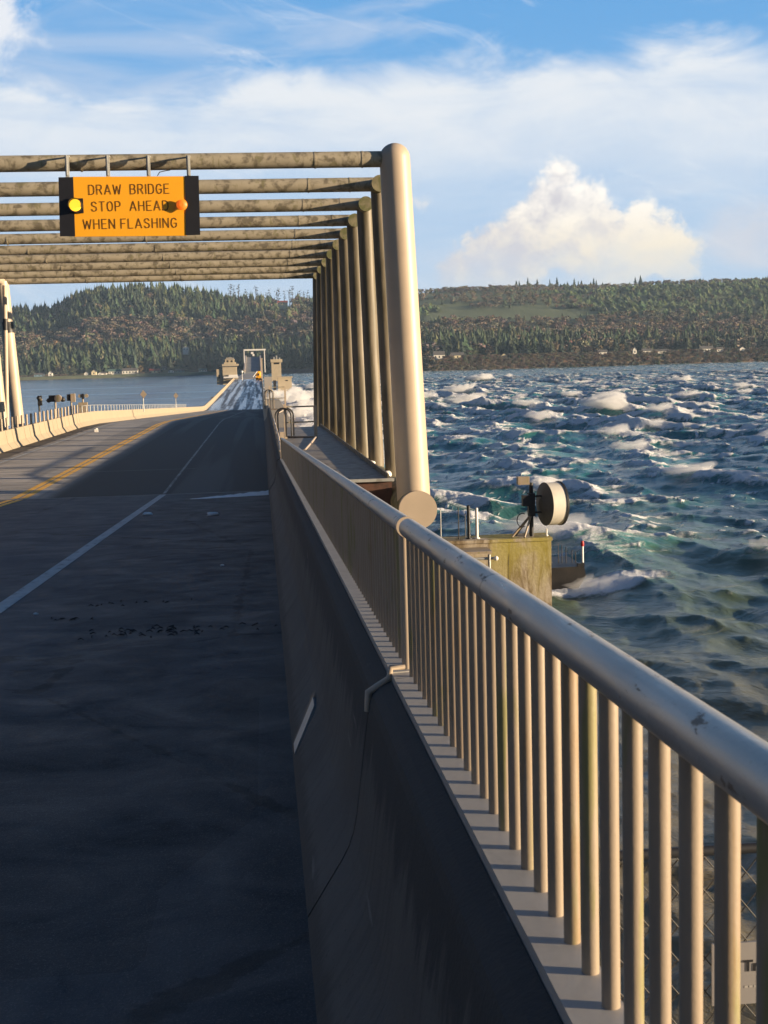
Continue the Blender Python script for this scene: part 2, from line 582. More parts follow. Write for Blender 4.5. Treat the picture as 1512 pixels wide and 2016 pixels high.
def prof_r():
    return [(XR + a, b) for a, b in BP]


def prof_l():
    pts = [(0.0, -.4), (0.0, 0.0), (0.19, 0.26), (0.27, 0.81), (0.45, 0.81), (0.50, -.4)]
    return [(XL - a, b) for a, b in reversed(pts)]


def ys(a, b, step=6.0):
    out = [a]
    for y, _ in RP:
        if a < y < b: out.append(y)
    out.append(b)
    return out


# --- road surfaces
def road_mat():
    mt, t, bs = new_mat('damp_asphalt')
    P = t.node('ShaderNodeNewGeometry').outputs['Position']
    x, y, z = t.sep(P)[:3]
    big = t.noise(t.scalev(P, .8, .5, 1), 1.0, 7.0, 0.62, 0.5)
    strk = t.noise(t.scalev(P, 1.5, 1.7, 1), 1.0, 9.0, 0.66, 0.8)
    lane = t.noise(t.scalev(P, 1.3, .03, 1), 1.0, 3.0, 0.5)
    fine = t.noise(P, 130.0, 3.0, 0.75)
    mid = t.noise(P, 22.0, 6.0, 0.75)
    pch = t.node('ShaderNodeTexVoronoi', {'Vector': t.scalev(P, .8, .33, 0), 'Scale': 1.0}, distance='CHEBYCHEV').outputs['Color']
    col = t.mix(t.ss(big, .38, .62), (0.028, 0.033, 0.041), (0.050, 0.055, 0.063))
    col = t.mix(t.ss(mid, .42, .62, 0, .35), col, (0.052, 0.052, 0.052))
    col = t.mix(t.ss(lane, .5, .62, 0, .5), col, (0.070, 0.074, 0.082))
    col = t.mix(t.ss(x, -1.2, -3.2, 0, .6), col, (0.072, 0.082, 0.098))
    pv = t.sep(pch)[0]
    col = t.mix(t.mul(t.ss(pv, .80, .82, 0, .45), t.ss(x, -1.6, -1.4)), col, (0.020, 0.021, 0.023))
    # damp blotches with torn edges along the gutter
    gut = t.ss(x, -2.8, -0.4)
    col = t.mix(t.mul(t.ss(strk, .56, .68), t.mul(gut, .45)), col, (0.009, 0.009, 0.010))
    col = t.mix(t.ss(fine, .54, .66, 0, .7), col, (0.15, 0.15, 0.145))
    crk = t.node('ShaderNodeTexVoronoi', {'Vector': t.scalev(P, .22, .16, 0), 'Scale': 1.0}, feature='DISTANCE_TO_EDGE').outputs['Distance']
    crk = t.add(crk, t.mul(t.sub(t.noise(P, 3.0, 5.0, .6), .5), .06))
    col = t.mix(t.ss(crk, .006, .001, 0, .6), col, (0.010, 0.010, 0.010))
    t._in(bs.inputs['Base Color'], col)
    t._in(bs.inputs['Roughness'], t.mr(strk, .35, .65, .62, .9))
    t._in(bs.inputs['Normal'], t.bump(t.add(t.mul(fine, .6), t.noise(P, 35.0, 4.0, .6)), .9, 0.006))
    return mt


def span_mat():
    mt, t, bs = new_mat('tined_span_concrete')
    P = t.node('ShaderNodeNewGeometry').outputs['Position']
    x, y, z = t.sep(P)[:3]
    big = t.noise(t.scalev(P, .5, .8, 1), 1.0, 7.0, 0.6, 0.3)
    cross = t.noise(t.scalev(P, .35, 9.0, 1), 1.0, 6.0, 0.65, 0.4)
    lane = t.noise(t.scalev(P, 1.1, .015, 1), 1.0, 2.0, 0.5)
    col = t.mix(t.ss(big, .35, .65), (0.38, 0.345, 0.30), (0.56, 0.50, 0.43))
    rt = t.ss(x, -5.2, -6.2)
    col = t.mix(t.mul(t.ss(cross, .46, .62, 0, .7), rt), col, (0.11, 0.10, 0.09))
    col = t.mix(t.ss(x, -6.0, -5.2), col, t.mix(t.ss(lane, .47, .55), (0.035, 0.034, 0.033), (0.075, 0.073, 0.07)))  # barrier shade painted into the right lane; the left stays pale as sunlit
    edge = t.ss(t.add(x, t.mul(t.sub(big, .5), .5)), -9.75, -9.95)
    col = t.mix(t.mul(edge, t.ss(y, 100.0, 84.0)), col, (0.05, 0.035, 0.02))
    col = t.mix(t.ss(lane, .52, .6, 0, .35), col, (0.10, 0.095, 0.09))
    t._in(bs.inputs['Base Color'], col)
    bs.inputs['Roughness'].default_value = 0.8
    t._in(bs.inputs['Normal'], t.bump(cross, .5, 0.01))
    return mt


def wet_mat():
    mt, t, bs = new_mat('spray_wet_deck')
    P = t.node('ShaderNodeNewGeometry').outputs['Position']
    x, y, z = t.sep(P)[:3]
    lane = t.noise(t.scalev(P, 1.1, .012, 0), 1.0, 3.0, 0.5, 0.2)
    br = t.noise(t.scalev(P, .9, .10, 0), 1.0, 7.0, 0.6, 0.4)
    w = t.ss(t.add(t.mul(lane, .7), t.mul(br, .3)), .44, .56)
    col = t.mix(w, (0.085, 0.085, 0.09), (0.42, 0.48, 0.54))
    t._in(bs.inputs['Base Color'], col)
    t._in(bs.inputs['Roughness'], t.mr(w, 0, 1, .55, .22))
    return mt


ASPH, SPAN, WET = road_mat(), span_mat(), wet_mat()


def slab(name, x0, x1, a, b, mat, dz=0.0, th=0.35, kind='structure'):
    mb = MB()
    yy = ys(a, b)
    prof = [(x0, dz), (x1, dz), (x1, dz - th), (x0, dz - th)]
    mb.sweep(prof, [(0, y, rz(y)) for y in yy])
    o = mb.build(name, mat)
    tag(o, kind=kind)
    return o


slab('road', XL - .5, XR + .60, -6, 34.42, ASPH)
slab('road', XL - .5, XR + .60, 34.56, 82.0, SPAN)
slab('road', XL - .5, XR + .60, 82.03, 250.0, SPAN)
slab('road', XL - .5, XR + .60, 250.03, 556.0, WET)

PAINT_W = plain('faded_white_road_paint', (0.42, 0.44, 0.44), 0.75, 0, 0.15, 6, (0.12, 0.12, 0.12), (9, 4, 1), (0.52, 0.68), 0.7, 0.2, 80, 0.002)
PAINT_T = plain('worn_white_road_paint', (0.30, 0.30, 0.29), 0.75, 0, 0.15, 6, (0.10, 0.10, 0.10), (8, 1.5, 1), (0.48, 0.6), 0.9, 0.2, 80, 0.002)
PAINT_Y = plain('yellow_road_paint', (0.95, 0.48, 0.05), 0.7, 0, 0.12, 5, (0.16, 0.12, 0.07), (7, 3, 1), (0.60, 0.75), 0.5, 0.2, 80, 0.002)


def stripe(x0, x1, a, b, mat, dz=0.004, name='road_markings'):
    mb = MB()
    yy = ys(a, b)
    for p, q in zip(yy, yy[1:]):
        mb.poly([(x0, p, rz(p) + dz), (x1, p, rz(p) + dz), (x1, q, rz(q) + dz), (x0, q, rz(q) + dz)], [(0, 1, 2, 3)])
    return tag(mb.build(name, mat), kind='structure')


stripe(-2.66, -2.50, -5, 34.3, PAINT_W)
stripe(-2.62, -2.54, 34.7, 240, PAINT_T)
for x0 in (-6.12, -6.36):
    stripe(x0 - .08, x0 + .08, -5, 34.3, PAINT_Y)
    stripe(x0 - .09, x0 + .09, 34.7, 245, PAINT_Y)
stripe(-9.58, -9.46, -5, 34.3, PAINT_W)
stripe(-9.58, -9.46, 34.7, 245, PAINT_W)
# expansion joints
JOINT = plain('joint_steel', (0.22, 0.215, 0.21), 0.5, 0.3, 0.2, 4, (0.08, 0.07, 0.06), (2, 9, 1), (0.5, 0.65), 0.6, 0.1)
for a, xa in ((34.36, XR), (43.4, -2.2)):
    mb = MB()
    mb.poly([(XL, a - .03, rz(a) + .006), (xa, a - .03, rz(a) + .006), (xa, a + .03, rz(a) + .006), (XL, a + .03, rz(a) + .006)],
            [(0, 1, 2, 3)])
    o = tag(mb.build('road_joint', JOINT), kind='structure')
mb = MB(); mb.box(XL - .5, XR + .6, 34.42, 34.56, rz(34.5) - .5, rz(34.5) - .012)
tag(mb.build('road_joint', DARKM), kind='structure')

# --- right-hand barrier
def barrier(name, a, b, mat, prof, label, cat='barrier', group=None, skew=(0, 0)):
    mb = MB()
    mb.sweep(prof, [(0, y, rz(y)) for y in ys(a, b)], skew=skew)
    o = mb.build(name, mat)
    return tag(o, label, cat, group)


near_b = thing('concrete_barrier', (XR + .3, 0, rz(0)), 'dark weathered concrete barrier filling the bottom centre, nearest the camera', 'barrier')
SKW = 0.15
mb = MB(); mb.sweep([(XR + a, b) for a, b in BP][:10] + [(XR + .31, -.4)], [(0, y, rz(y)) for y in (-5, 0, 4.39)], skew=(0, SKW))
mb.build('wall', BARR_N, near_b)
mb = MB(); mb.sweep([(XR + .313, -.4), (XR + .313, .825), (XR + .40, .825), (XR + .40, -.4)], [(0, y, rz(y)) for y in (-5, 0, 4.39)], skew=(0, SKW))
mb.build('curb', CURB, near_b)
mid_b = thing('concrete_barrier', (XR + .3, 5, rz(5)), 'dark concrete barrier beyond the tan joint strip, running down to the truss span', 'barrier')
mb = MB(); mb.sweep([(XR + a, b) for a, b in BP][:10] + [(XR + .31, -.4)], [(0, y, rz(y)) for y in (4.408, 34.2)], skew=(SKW, 0))
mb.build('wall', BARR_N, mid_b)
mb = MB(); mb.sweep([(XR + .313, -.4), (XR + .313, .825), (XR + .40, .825), (XR + .40, -.4)], [(0, y, rz(y)) for y in (4.408, 34.2)], skew=(SKW, 0))
mb.build('curb', CURB, mid_b)
# pale plate let into the sloping foot
mb = MB()
z6 = rz(6.8)
mb.poly([(XR + .015, 6.62, z6 + .026), (XR + .015, 6.80, z6 + .026), (XR + .13, 7.05, z6 + .205), (XR + .13, 6.87, z6 + .205)],
        [(0, 1, 2, 3)])
for v in range(4):
    p = mb.v[v]; mb.v[v] = (p[0] - .007, p[1], p[2] + .006)
pp = list(mb.v)
mb.poly([(p[0] + .02, p[1], p[2] - .014) for p in pp], [(3, 2, 1, 0)])
mb.f += [[0, 4, 5, 1], [1, 5, 6, 2], [2, 6, 7, 3], [3, 7, 4, 0]]; mb.sm += [False] * 4
mb.build('joint_plate', GALV, mid_b)
mb = MB()
mb.poly([(XR + .010, 6.815, z6 + .030), (XR + .010, 6.86, z6 + .030), (XR + .13, 7.14, z6 + .215), (XR + .13, 7.07, z6 + .215)], [(0, 1, 2, 3)])
mb.build('joint_slot', DARKM, mid_b)
# tan sealant strip over the top of the open joint
mb = MB()
yj = 4.395
zt = rz(yj)
pth = [(XR + .228, yj + SKW * (XR + .228), zt + .70), (XR + .232, yj + SKW * (XR + .235), zt + .765),
       (XR + .27, yj + SKW * (XR + .27), zt + .785), (XR + .306, yj + SKW * (XR + .306), zt + .808),
       (XR + .312, yj + SKW * (XR + .312), zt + .845), (XR + .36, yj + SKW * (XR + .36), zt + .842)]
mb.tube(pth, [.012, .013, .014, .012, .011, .009], 8)
mb.build('joint_sealant', TANP, mid_b)

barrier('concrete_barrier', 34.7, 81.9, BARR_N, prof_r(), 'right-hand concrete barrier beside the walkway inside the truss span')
barrier('concrete_barrier', 82.1, 250, BARR_S, prof_r(), 'right-hand barrier on the descending span just past the truss')
barrier('concrete_barrier', 250.2, 556, BARR_S, prof_r(), 'right-hand barrier of the far wet deck')

# --- left-hand barrier: precast segments with open joints in the truss span
seams = [35.0, 39.1, 40.55, 43.4, 44.9, 47.7, 49.2, 51.8, 53.4, 56.0, 58.8, 60.3, 63.3, 64.7, 67.5, 69.2, 71.8, 73.2, 76.2, 77.7, 81.0, 82.0]
seg_note = {0: 'nearest'}
for i, (a, b) in enumerate(zip(seams, seams[1:])):
    lab = ('long sunlit precast barrier segment on the left side of the truss span' if b - a > 2.2 else
           'short sunlit precast barrier segment between two long ones on the left side')
    barrier('barrier_segment', a + .03, b - .03, BARR_S, prof_l(), lab, 'barrier', 'precast barrier segments on the left')
barrier('concrete_barrier', -5, 34.3, BARR_S, prof_l(), 'left-hand barrier of the near roadway', 'barrier')
barrier('concrete_barrier', 82.04, 250, BARR_S, prof_l(), 'long smooth sunlit barrier on the left past the truss span')
barrier('concrete_barrier', 250.1, 556, BARR_S, prof_l(), 'left-hand sunlit barrier of the far wet deck')

# --- near railing
BX = 0.47
HR = 0.0325


def hz(Y): return CAMZ - 0.357 - 0.0445 * Y


def baluster_mesh():
    mb = MB(); mb.tube([(0, 0, 0), (0, 0, .48)], .0136, 14)
    return mb


def railing(a, b, label):
    r = thing('railing', (BX, a, rz(a) + .825), label, 'railing')
    mb = MB()
    mb.tube([(BX, a, hz(a)), (BX, b, hz(b))], HR, 28)
    mb.build('handrail', RAILM, r)
    return r


R1 = railing(-1.6, 4.42, 'nearest steel railing with thick tubular handrail, running off the lower right')
R2 = railing(4.49, 34.3, 'tubular steel railing continuing down to the truss beyond the gap in the handrail')
bm_ = baluster_mesh().mesh('baluster')
bm_.materials.append(BALU)
SP = 0.122


def add_balusters(parent, a, b, cap):
    n = 0; y = a; rest = []
    og = ORG[parent.name]
    while y <= b:
        if n < cap:
            o = bpy.data.objects.new('baluster', bm_)
            COL.objects.link(o); o.parent = parent
            o.location = (BX - og[0], y - og[1], rz(y) + .820 - og[2])
            n += 1
        else: rest.append(y)
        y += SP
    return rest


add_balusters(R1, 1.452 - .122 * 23, 4.40, 100)
rest = add_balusters(R2, 4.62, 34.2, 99)
mb = MB()
for y in rest: mb.tube([(BX, y, rz(y) + .820), (BX, y, rz(y) + 1.30)], .0136, 8)
tag(mb.build('balusters', BALU, R2), kind='stuff')
# end post and collar at the handrail gap
mb = MB(); mb.tube([(BX - .004, 4.53, rz(4.53) + .82), (BX - .004, 4.53, hz(4.53))], .019, 16)
mb.build('end_post', TANP, R2)
mb = MB(); mb.tube([(BX, 4.475, hz(4.475)), (BX, 4.52, hz(4.52))], .0355, 28)
mb.build('end_cap', TANP, R2)
mb = MB(); mb.box(BX - .06, BX + .018, 4.335, 4.36, rz(4.35) + .8255, rz(4.35) + .8275)
mb.build('expansion_slot', DARKM, R1)
# tall end posts where the railing stops at the span
mb = MB(); mb.box(.42, .52, 33.9, 34.1, rz(34) + .8, rz(34) + 1.5)
mb.build('terminal_post', TANP, R2)

# ------------------------------------------------------------------ the truss
TR = thing('portal_truss', (-5, 34, 10), 'long tan pipe truss with many overhead beams framing the roadway', 'truss')
N_F = 10


TT0, TT1 = at(777, 313, 33.5), at(624, 541, 75.0)


def frame(i):
    Z = 33.5 + 4.611 * i
    k = i / 9.0
    xr_b = 3.72 - .66 * k; xr_t = TT0.x * (1 - k) + TT1.x * k
    zt = TT0.z * (1 - k) + TT1.z * k; zb = CAMZ - 3.67 - .35 * k
    xl_t = -13.40 - .30 * k; xl_b = -13.2 - .02 * k
    return Z, xr_b, xr_t, xl_b, xl_t, zt, zb


fr = [frame(i) for i in range(N_F)]
for i, (Z, xb, xt, lb, lt, zt, zb) in enumerate(fr):
    r = .195
    mb = MB(); mb.tube([(lt, Z, zt + .02), (xt, Z, zt)], r, 20)
    for q in (-9.2, -4.1, 1.5, 2.65):
        mb.tube([(q - .02, Z, zt), (q + .02, Z, zt)], r + .009, 20)
    mb.build('beam', GRIMY, TR)
    if i == 0:
        pts = [(xb, Z, zb), (xt, Z, zt + .02)]
        n = 9
        P = [Vector(pts[0]).lerp(Vector(pts[1]), t) for t in (0, 1)]
        R_ = [.42, .375]
        d = (P[1] - P[0]).normalized()
        for t in range(1, 8):
            a = math.radians(90 * t / 7)
            P.append(P[1] + d * (.36 * math.sin(a))); R_.append(max(.375 * math.cos(a), .004))
        mb = MB(); mb.tube(P, R_, 40); mb.build('end_post', TANP, TR)
    else:
        mb = MB(); mb.tube([(xb, Z, zb), (xt, Z, zt)], .205 if i < 2 else .245, 20); mb.build('post', POSTM, TR)
    rl = .30 if i < 9 else .345
    mb = MB(); mb.tube([(lb, Z, zb + .1), (lt, Z, zt)], rl, 20)
    mb.build('post', TANP, TR)
    lv = Vector((lb, Z, zb + .8)); tv = Vector((lt, Z, zt))
    mb = MB(); q0, q1 = lv.lerp(tv, .657), lv.lerp(tv, .73)
    mb.tube([q0, q1], rl + .006, 20)
    if i == 9: mb.build('black_band', DARKM, TR)
    if i:
        # mossy end caps of the chord joints seen at each corner
        mb = MB(); mb.tube([(xt - .03, Z - 1.0, zt - .10), (xt - .03, Z + .1, zt - .06)], [.20, .20], 20)
        mb.tube([(xt - .03, Z - 1.02, zt - .10), (xt - .03, Z - .95, zt - .10)], .225, 20)
        mb.build('corner_node', MOSSY, TR)
        mb = MB()
        mb.ball((xb - .20, Z - .25, zb + .52), .15, 1, .12, (1, 1.2, .8))
        mb.ball((xb - .05, Z + .1, zb + .48), .19, 1, .1)
        mb.build('foot_casting', WHITEP, TR)
# bottom chords
for side in (1, 3):
    a, b = fr[0], fr[-1]
    dz = 0 if side == 1 else -.4
    mb = MB()
    p0 = Vector((a[side], a[0], a[6] + dz)); p1 = Vector((b[side], b[0], b[6] + dz))
    d = (p1 - p0).normalized()
    mb.tube([p0 - d * .62, p1 + d * 1.0], .455, 40)
    mb.build('bottom_chord', MOSSY if side == 1 else TANP, TR)
    if side == 1:
        mb = MB(); mb.tube([p0 - d * .74, p0 - d * .60], .475, 48); mb.build('end_plate', TANP, TR)
p = at(9, 562, 73.2); q = at(14, 838, 73.2)
mb = MB(); mb.tube([q, p], .12, 12); mb.build('brace', TANP, TR)
mb = MB(); mb.tube([q.lerp(p, .683), q.lerp(p, .765)], .127, 12); mb.build('black_band', DARKM, TR)
# top chord on the left
mb = MB(); mb.tube([(fr[0][4], fr[0][0], fr[0][5] + .02), (fr[-1][4], fr[-1][0], fr[-1][5] + .02)], .19, 16)
mb.build('top_chord', TANP, TR)
mb = MB(); mb.ball((fr[-1][4] + .0, fr[-1][0], fr[-1][5] + .02), .24, 2); mb.build('corner_node', TANP, TR)

# ------------------------------------------------------------------ sign on the first beam
def text_mesh(txt, size, name='lettering', depth=.006, sx=1.0, space=1.0, font_off=0.0):
    cu = bpy.data.curves.new('tmp_text', 'FONT')
    cu.body = txt; cu.size = size; cu.align_x = 'CENTER'; cu.align_y = 'CENTER'
    cu.extrude = depth; cu.space_character = space; cu.offset = font_off; cu.space_word = 1.35
    ob = bpy.data.objects.new('tmp_text', cu); COL.objects.link(ob)
    bpy.context.view_layer.update()
    dg = bpy.context.evaluated_depsgraph_get()
    me = bpy.data.meshes.new_from_object(ob.evaluated_get(dg))
    bpy.data.objects.remove(ob); bpy.data.curves.remove(cu)
    me.name = name
    for v in me.vertices: v.co.x *= sx
    return me


SY = 33.02
def sp(px, py): return at(px, py, SY)
SG = thing('warning_sign', sp(255, 465), 'orange DRAW BRIDGE STOP AHEAD WHEN FLASHING sign hanging from the first beam', 'sign')


def quadbox(name, pxs, mat, th, y=SY, parent=SG):
    c = [at(px, py, y) for px, py in pxs]          # clockwise from top left
    mb = MB()
    mb.poly([tuple(p) for p in c] + [(p.x, p.y + th, p.z) for p in c],
            [(3, 2, 1, 0), (4, 5, 6, 7), (0, 1, 5, 4), (1, 2, 6, 5), (2, 3, 7, 6), (3, 0, 4, 7)])
    return mb.build(name, mat, parent)


quadbox('sign_panel', [(143, 348), (364, 347), (368, 464), (147, 466)], YSIGN, .05)
quadbox('side_board', [(115, 349), (144, 348.5), (148, 465), (118, 465)], BLACKP, .05, SY - .012)
quadbox('side_board', [(364, 346), (391, 346), (394, 462), (366, 463)], BLACKP, .05, SY - .012)
STROKES = {  # highway-style capitals, unit height; width first
    'D': (.62, [[(0, 0), (0, 1), (.32, 1), (.52, .9), (.6, .68), (.6, .32), (.52, .1), (.32, 0), (0, 0)]]),
    'R': (.62, [[(0, 0), (0, 1), (.36, 1), (.52, .93), (.58, .76), (.52, .58), (.36, .5), (0, .5)], [(.32, .5), (.6, 0)]]),
    'A': (.70, [[(0, 0), (.35, 1), (.70, 0)], [(.12, .3), (.58, .3)]]),
    'W': (.90, [[(0, 1), (.2, 0), (.45, .85), (.70, 0), (.90, 1)]]),
    'B': (.60, [[(0, 0), (0, 1), (.36, 1), (.52, .92), (.56, .76), (.5, .58), (.36, .52), (0, .52)], [(.36, .52), (.54, .44), (.6, .27), (.54, .08), (.36, 0), (0, 0)]]),
    'I': (.0, [[(0, 0), (0, 1)]]),
    'G': (.62, [[(.58, .8), (.46, .96), (.3, 1), (.12, .93), (.02, .72), (0, .5), (.02, .28), (.12, .07), (.3, 0), (.48, .05), (.6, .2), (.6, .46), (.34, .46)]]),
    'E': (.52, [[(.52, 1), (0, 1), (0, 0), (.54, 0)], [(0, .52), (.44, .52)]]),
    'S': (.58, [[(.56, .8), (.44, .96), (.28, 1), (.1, .94), (.03, .77), (.1, .6), (.3, .52), (.5, .43), (.58, .25), (.5, .07), (.28, 0), (.1, .05), (0, .22)]]),
    'T': (.60, [[(0, 1), (.6, 1)], [(.3, 1), (.3, 0)]]),
    'O': (.62, [[(.31, 1), (.13, .93), (.02, .72), (0, .5), (.02, .28), (.13, .07), (.31, 0), (.49, .07), (.6, .28), (.62, .5), (.6, .72), (.49, .93), (.31, 1)]]),
    'P': (.58, [[(0, 0), (0, 1), (.36, 1), (.52, .92), (.58, .74), (.52, .55), (.36, .47), (0, .47)]]),
    'H': (.60, [[(0, 0), (0, 1)], [(.6, 0), (.6, 1)], [(0, .52), (.6, .52)]]),
    'N': (.62, [[(0, 0), (0, 1), (.62, 0), (.62, 1)]]),
    'F': (.52, [[(0, 0), (0, 1), (.54, 1)], [(0, .52), (.44, .52)]]),
    'L': (.50, [[(0, 1), (0, 0), (.52, 0)]]),
}
for txt, cx, cy, wpx in (('DRAW  BRIDGE', 254, 372.5, 150), ('STOP  AHEAD', 256, 405.5, 144), ('WHEN FLASHING', 256.5, 440, 176)):
    adv = 0; items = []
    for ch in txt:
        if ch == ' ': adv += .42; continue
        items.append((ch, adv)); adv += STROKES[ch][0] + .34
    adv -= .34
    H_ = 17.5 * SY / F; kx = wpx * SY / F / adv; th_ = .019
    p = at(cx, cy, SY - .008)
    mb = MB()
    for ch, x0_ in items:
        for pl_ in STROKES[ch][1]:
            for (xa_, za_), (xb_, zb2) in zip(pl_, pl_[1:]):
                A = Vector(((x0_ + xa_ - adv / 2) * kx, (za_ - .5) * H_)); B_ = Vector(((x0_ + xb_ - adv / 2) * kx, (zb2 - .5) * H_))
                d = (B_ - A).normalized(); nn = Vector((-d.y, d.x)) * th_ / 2; A = A - d * th_ * .35; B_ = B_ + d * th_ * .35
                q4 = [A + nn, B_ + nn, B_ - nn, A - nn]
                off = random.uniform(0, .002)
                mb.poly([(p.x + q.x, p.y + off, p.z + q.y) for q in q4] , [(3, 2, 1, 0)])
    mb.build('lettering', LETTER, SG)
for cx, cy, mt, lab in ((150, 405.5, LAMP_ON, 'brightly lit yellow beacon lamp'), (358, 404, AMBER, 'dimmer orange beacon lamp')):
    p = at(cx, cy, SY)
    mb = MB(); q_ = .09 if mt is AMBER else .16
    mb.tube([(p.x, SY - q_, p.z), (p.x, SY - .05, p.z), (p.x, SY + .02, p.z)], [.14, .09, .07] if mt is AMBER else .165, 24)
    if mt is not AMBER: mb.box(p.x - .17, p.x + .17, SY - .05, SY + .01, p.z - .17, p.z + .17)
    b = mb.build('beacon', YSIGN if mt is AMBER else BLACKP, SG); b['label'] = lab
    mb = MB(); mb.tube([(p.x, SY - q_ - .04, p.z), (p.x, SY - q_ - .025, p.z), (p.x, SY - q_ + .005, p.z)], [.05, .10, .13 if mt is AMBER else .15], 24)
    mb.build('lens', mt, b)
    mb = MB(); pts = []
    for t in range(15):
        a = math.radians(-20 + 220 * t / 14); pts.append((math.cos(a) * .155, math.sin(a) * .155))
    V1 = [(p.x + c, SY - q_ + .01, p.z + d) for c, d in pts] + [(p.x + c, SY - (.16 if mt is AMBER else .33), p.z + d) for c, d in pts]
    V2 = [(p.x + c * .94, SY - q_ + .01, p.z + d * .94) for c, d in pts] + [(p.x + c * .94, SY - (.16 if mt is AMBER else .33), p.z + d * .94) for c, d in pts]
    mb.poly(V1, [(k, k + 1, 16 + k, 15 + k) for k in range(14)]); mb.poly(V2, [(15 + k, 16 + k, k + 1, k) for k in range(14)])
    if mt is not AMBER: mb.build('visor', BLACKP, b)
for px in (131, 211, 291, 370):
    p = at(px, 306, SY + .07); q = at(px + 2, 350, SY + .07)
    mb = MB(); mb.box(p.x - .045, p.x + .045, SY + .05, SY + .11, q.z - .3, p.z)
    mb.box(p.x - .012, p.x + .012, SY - .02, SY + .06, q.z + .05, p.z)
    mb.box(p.x - .045, p.x + .045, SY + .08, 33.72, p.z - .02, p.z + .012)
    mb.build('hanger', GALV, SG)
p = at(310, 346, SY + .06); q = at(322, 337, SY + .1)
mb = MB(); mb.tube([p, p.lerp(q, .5) + Vector((-.02, 0, .03)), q, q + Vector((.15, .1, .04))], .012, 6); mb.build('cable', DARKM, SG)

# ------------------------------------------------------------------ walkway, gates
WK = thing('walkway', (2, 34.8, rz(35)), 'dark plated walkway between the barrier and the pipe truss', 'walkway')
zk = CAMZ - 3.05
mb = MB(); mb.sweep([(.70, 0), (3.35, 0), (3.35, -.06), (.70, -.06)], [(0, 34.75, zk), (-.3, 68, zk - .12)])
mb.build('deck_plate', DECKM, WK)
mb = MB(); mb.sweep([(.72, -.075), (3.30, -.075), (3.30, -.85), (.72, -.85)], [(0, 34.85, zk), (-.3, 67.9, zk - .12)])
mb.build('girder', RUSTB, WK)
mb = MB(); mb.sweep([(3.18, .003), (3.22, .003), (3.22, .14), (3.18, .14)], [(0, 34.75, zk), (-.3, 68, zk - .12)]); mb.build('shade_kerb', POSTM, WK)  # kerb strip added to throw shade over the walkway's outer third
mb = MB(); mb.box(.70, 3.35, 34.70, 34.752, zk - .05, zk + .03); mb.build('edge_angle', GALV, WK)


def pipe(mb, pts, r=.03, n=8): mb.tube(pts, r, n)


def gate(Y, x0, x1, zb, h, label, hoop=True):
    g = thing('access_gate', (x0, Y, zb), label, 'gate')
    mb = MB()
    mb.box(x0 - .06, x0 + .06, Y - .05, Y + .05, zb, zb + h + .1)
    mb.build('gate_post', TANP, g); mb = MB()
    mb.box(x1 - .07, x1 + .07, Y - .05, Y + .05, zb, zb + h)
    mb.build('gate_post', TANP, g)
    mb = MB()
    pipe(mb, [(x0, Y, zb + h * .98), (x1, Y, zb + h * .98)], .03)
    pipe(mb, [(x0, Y, zb + h * .5), (x1, Y, zb + h * .5)], .03)
    mb.build('rail', GRIMY, g)
    mb = MB(); pipe(mb, [(x1, Y, zb + .02), (x1 - .75, Y - 8.5, zb + .02)], .05); pipe(mb, [(x1, Y, zb + .04), (x0, Y + .5, zb + .04)], .04)
    mb.build('kick_brace', TANP, g)
    if hoop:
        for k, (dx, mt) in enumerate(((-.28, DARKM), (.22, BALU))):
            pts = []
            for t in range(13):
                a = math.pi * t / 12
                pts.append((x0 - .03 + dx * .2 - .33 * math.cos(a), Y - .1 + k * .35, zb + h * .70 + .33 * math.sin(a)))
            pts = [(pts[0][0], pts[0][1], zb + .1)] + pts + [(pts[-1][0], pts[-1][1], zb + .1)]
            mb = MB(); pipe(mb, pts, .035); mb.build('grab_hoop', mt, g)
    return g


g1 = at(563, 862, 57); g1b = at(622, 860, 57)
gate(57, g1.x, g1b.x, zk - .08, 1.36, 'tan pipe gate with a dark hooped grab rail across the walkway')
g2 = at(528, 800, 112); g3 = at(562, 799, 112)
gate(112, g2.x + .15, g3.x, g3.z - .3, 1.9, 'smaller distant pipe gate with hoop seen beyond the first gate')
# cage rails along the barrier top by the gate
CG = thing('guard_rail', (.7, 45, rz(45) + .8), 'low tan pipe rail on the barrier top leading to the gate', 'rail')
mb = MB()
for y in (40.5, 44, 48, 52, 56):
    mb = MB(); pipe(mb, [(.46, y, rz(y) + .80), (.46, y, rz(y) + 1.06)], .03)
    mb.build('stanchion', TANP, CG)
mb = MB(); pipe(mb, [(.46, 37, rz(37) + .86), (.46, 40.5, rz(40.5) + 1.06), (.46, 56, rz(56) + 1.06)], .03); mb.build('rail', TANP, CG)
# small wedge and lumps of wind-blown foam on the road
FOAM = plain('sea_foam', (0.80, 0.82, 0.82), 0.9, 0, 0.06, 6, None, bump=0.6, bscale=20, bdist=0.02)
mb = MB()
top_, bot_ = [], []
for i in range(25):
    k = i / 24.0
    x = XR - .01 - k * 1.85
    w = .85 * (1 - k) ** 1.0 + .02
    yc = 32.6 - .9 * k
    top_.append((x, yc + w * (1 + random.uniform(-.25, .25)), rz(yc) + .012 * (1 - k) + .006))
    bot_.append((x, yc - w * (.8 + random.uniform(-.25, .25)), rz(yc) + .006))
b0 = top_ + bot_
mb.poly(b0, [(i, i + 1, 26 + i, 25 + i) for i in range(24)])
tag(mb.build('foam_drift', FOAM), 'white foam drift lying against the barrier foot on the road', 'foam', kind='stuff')


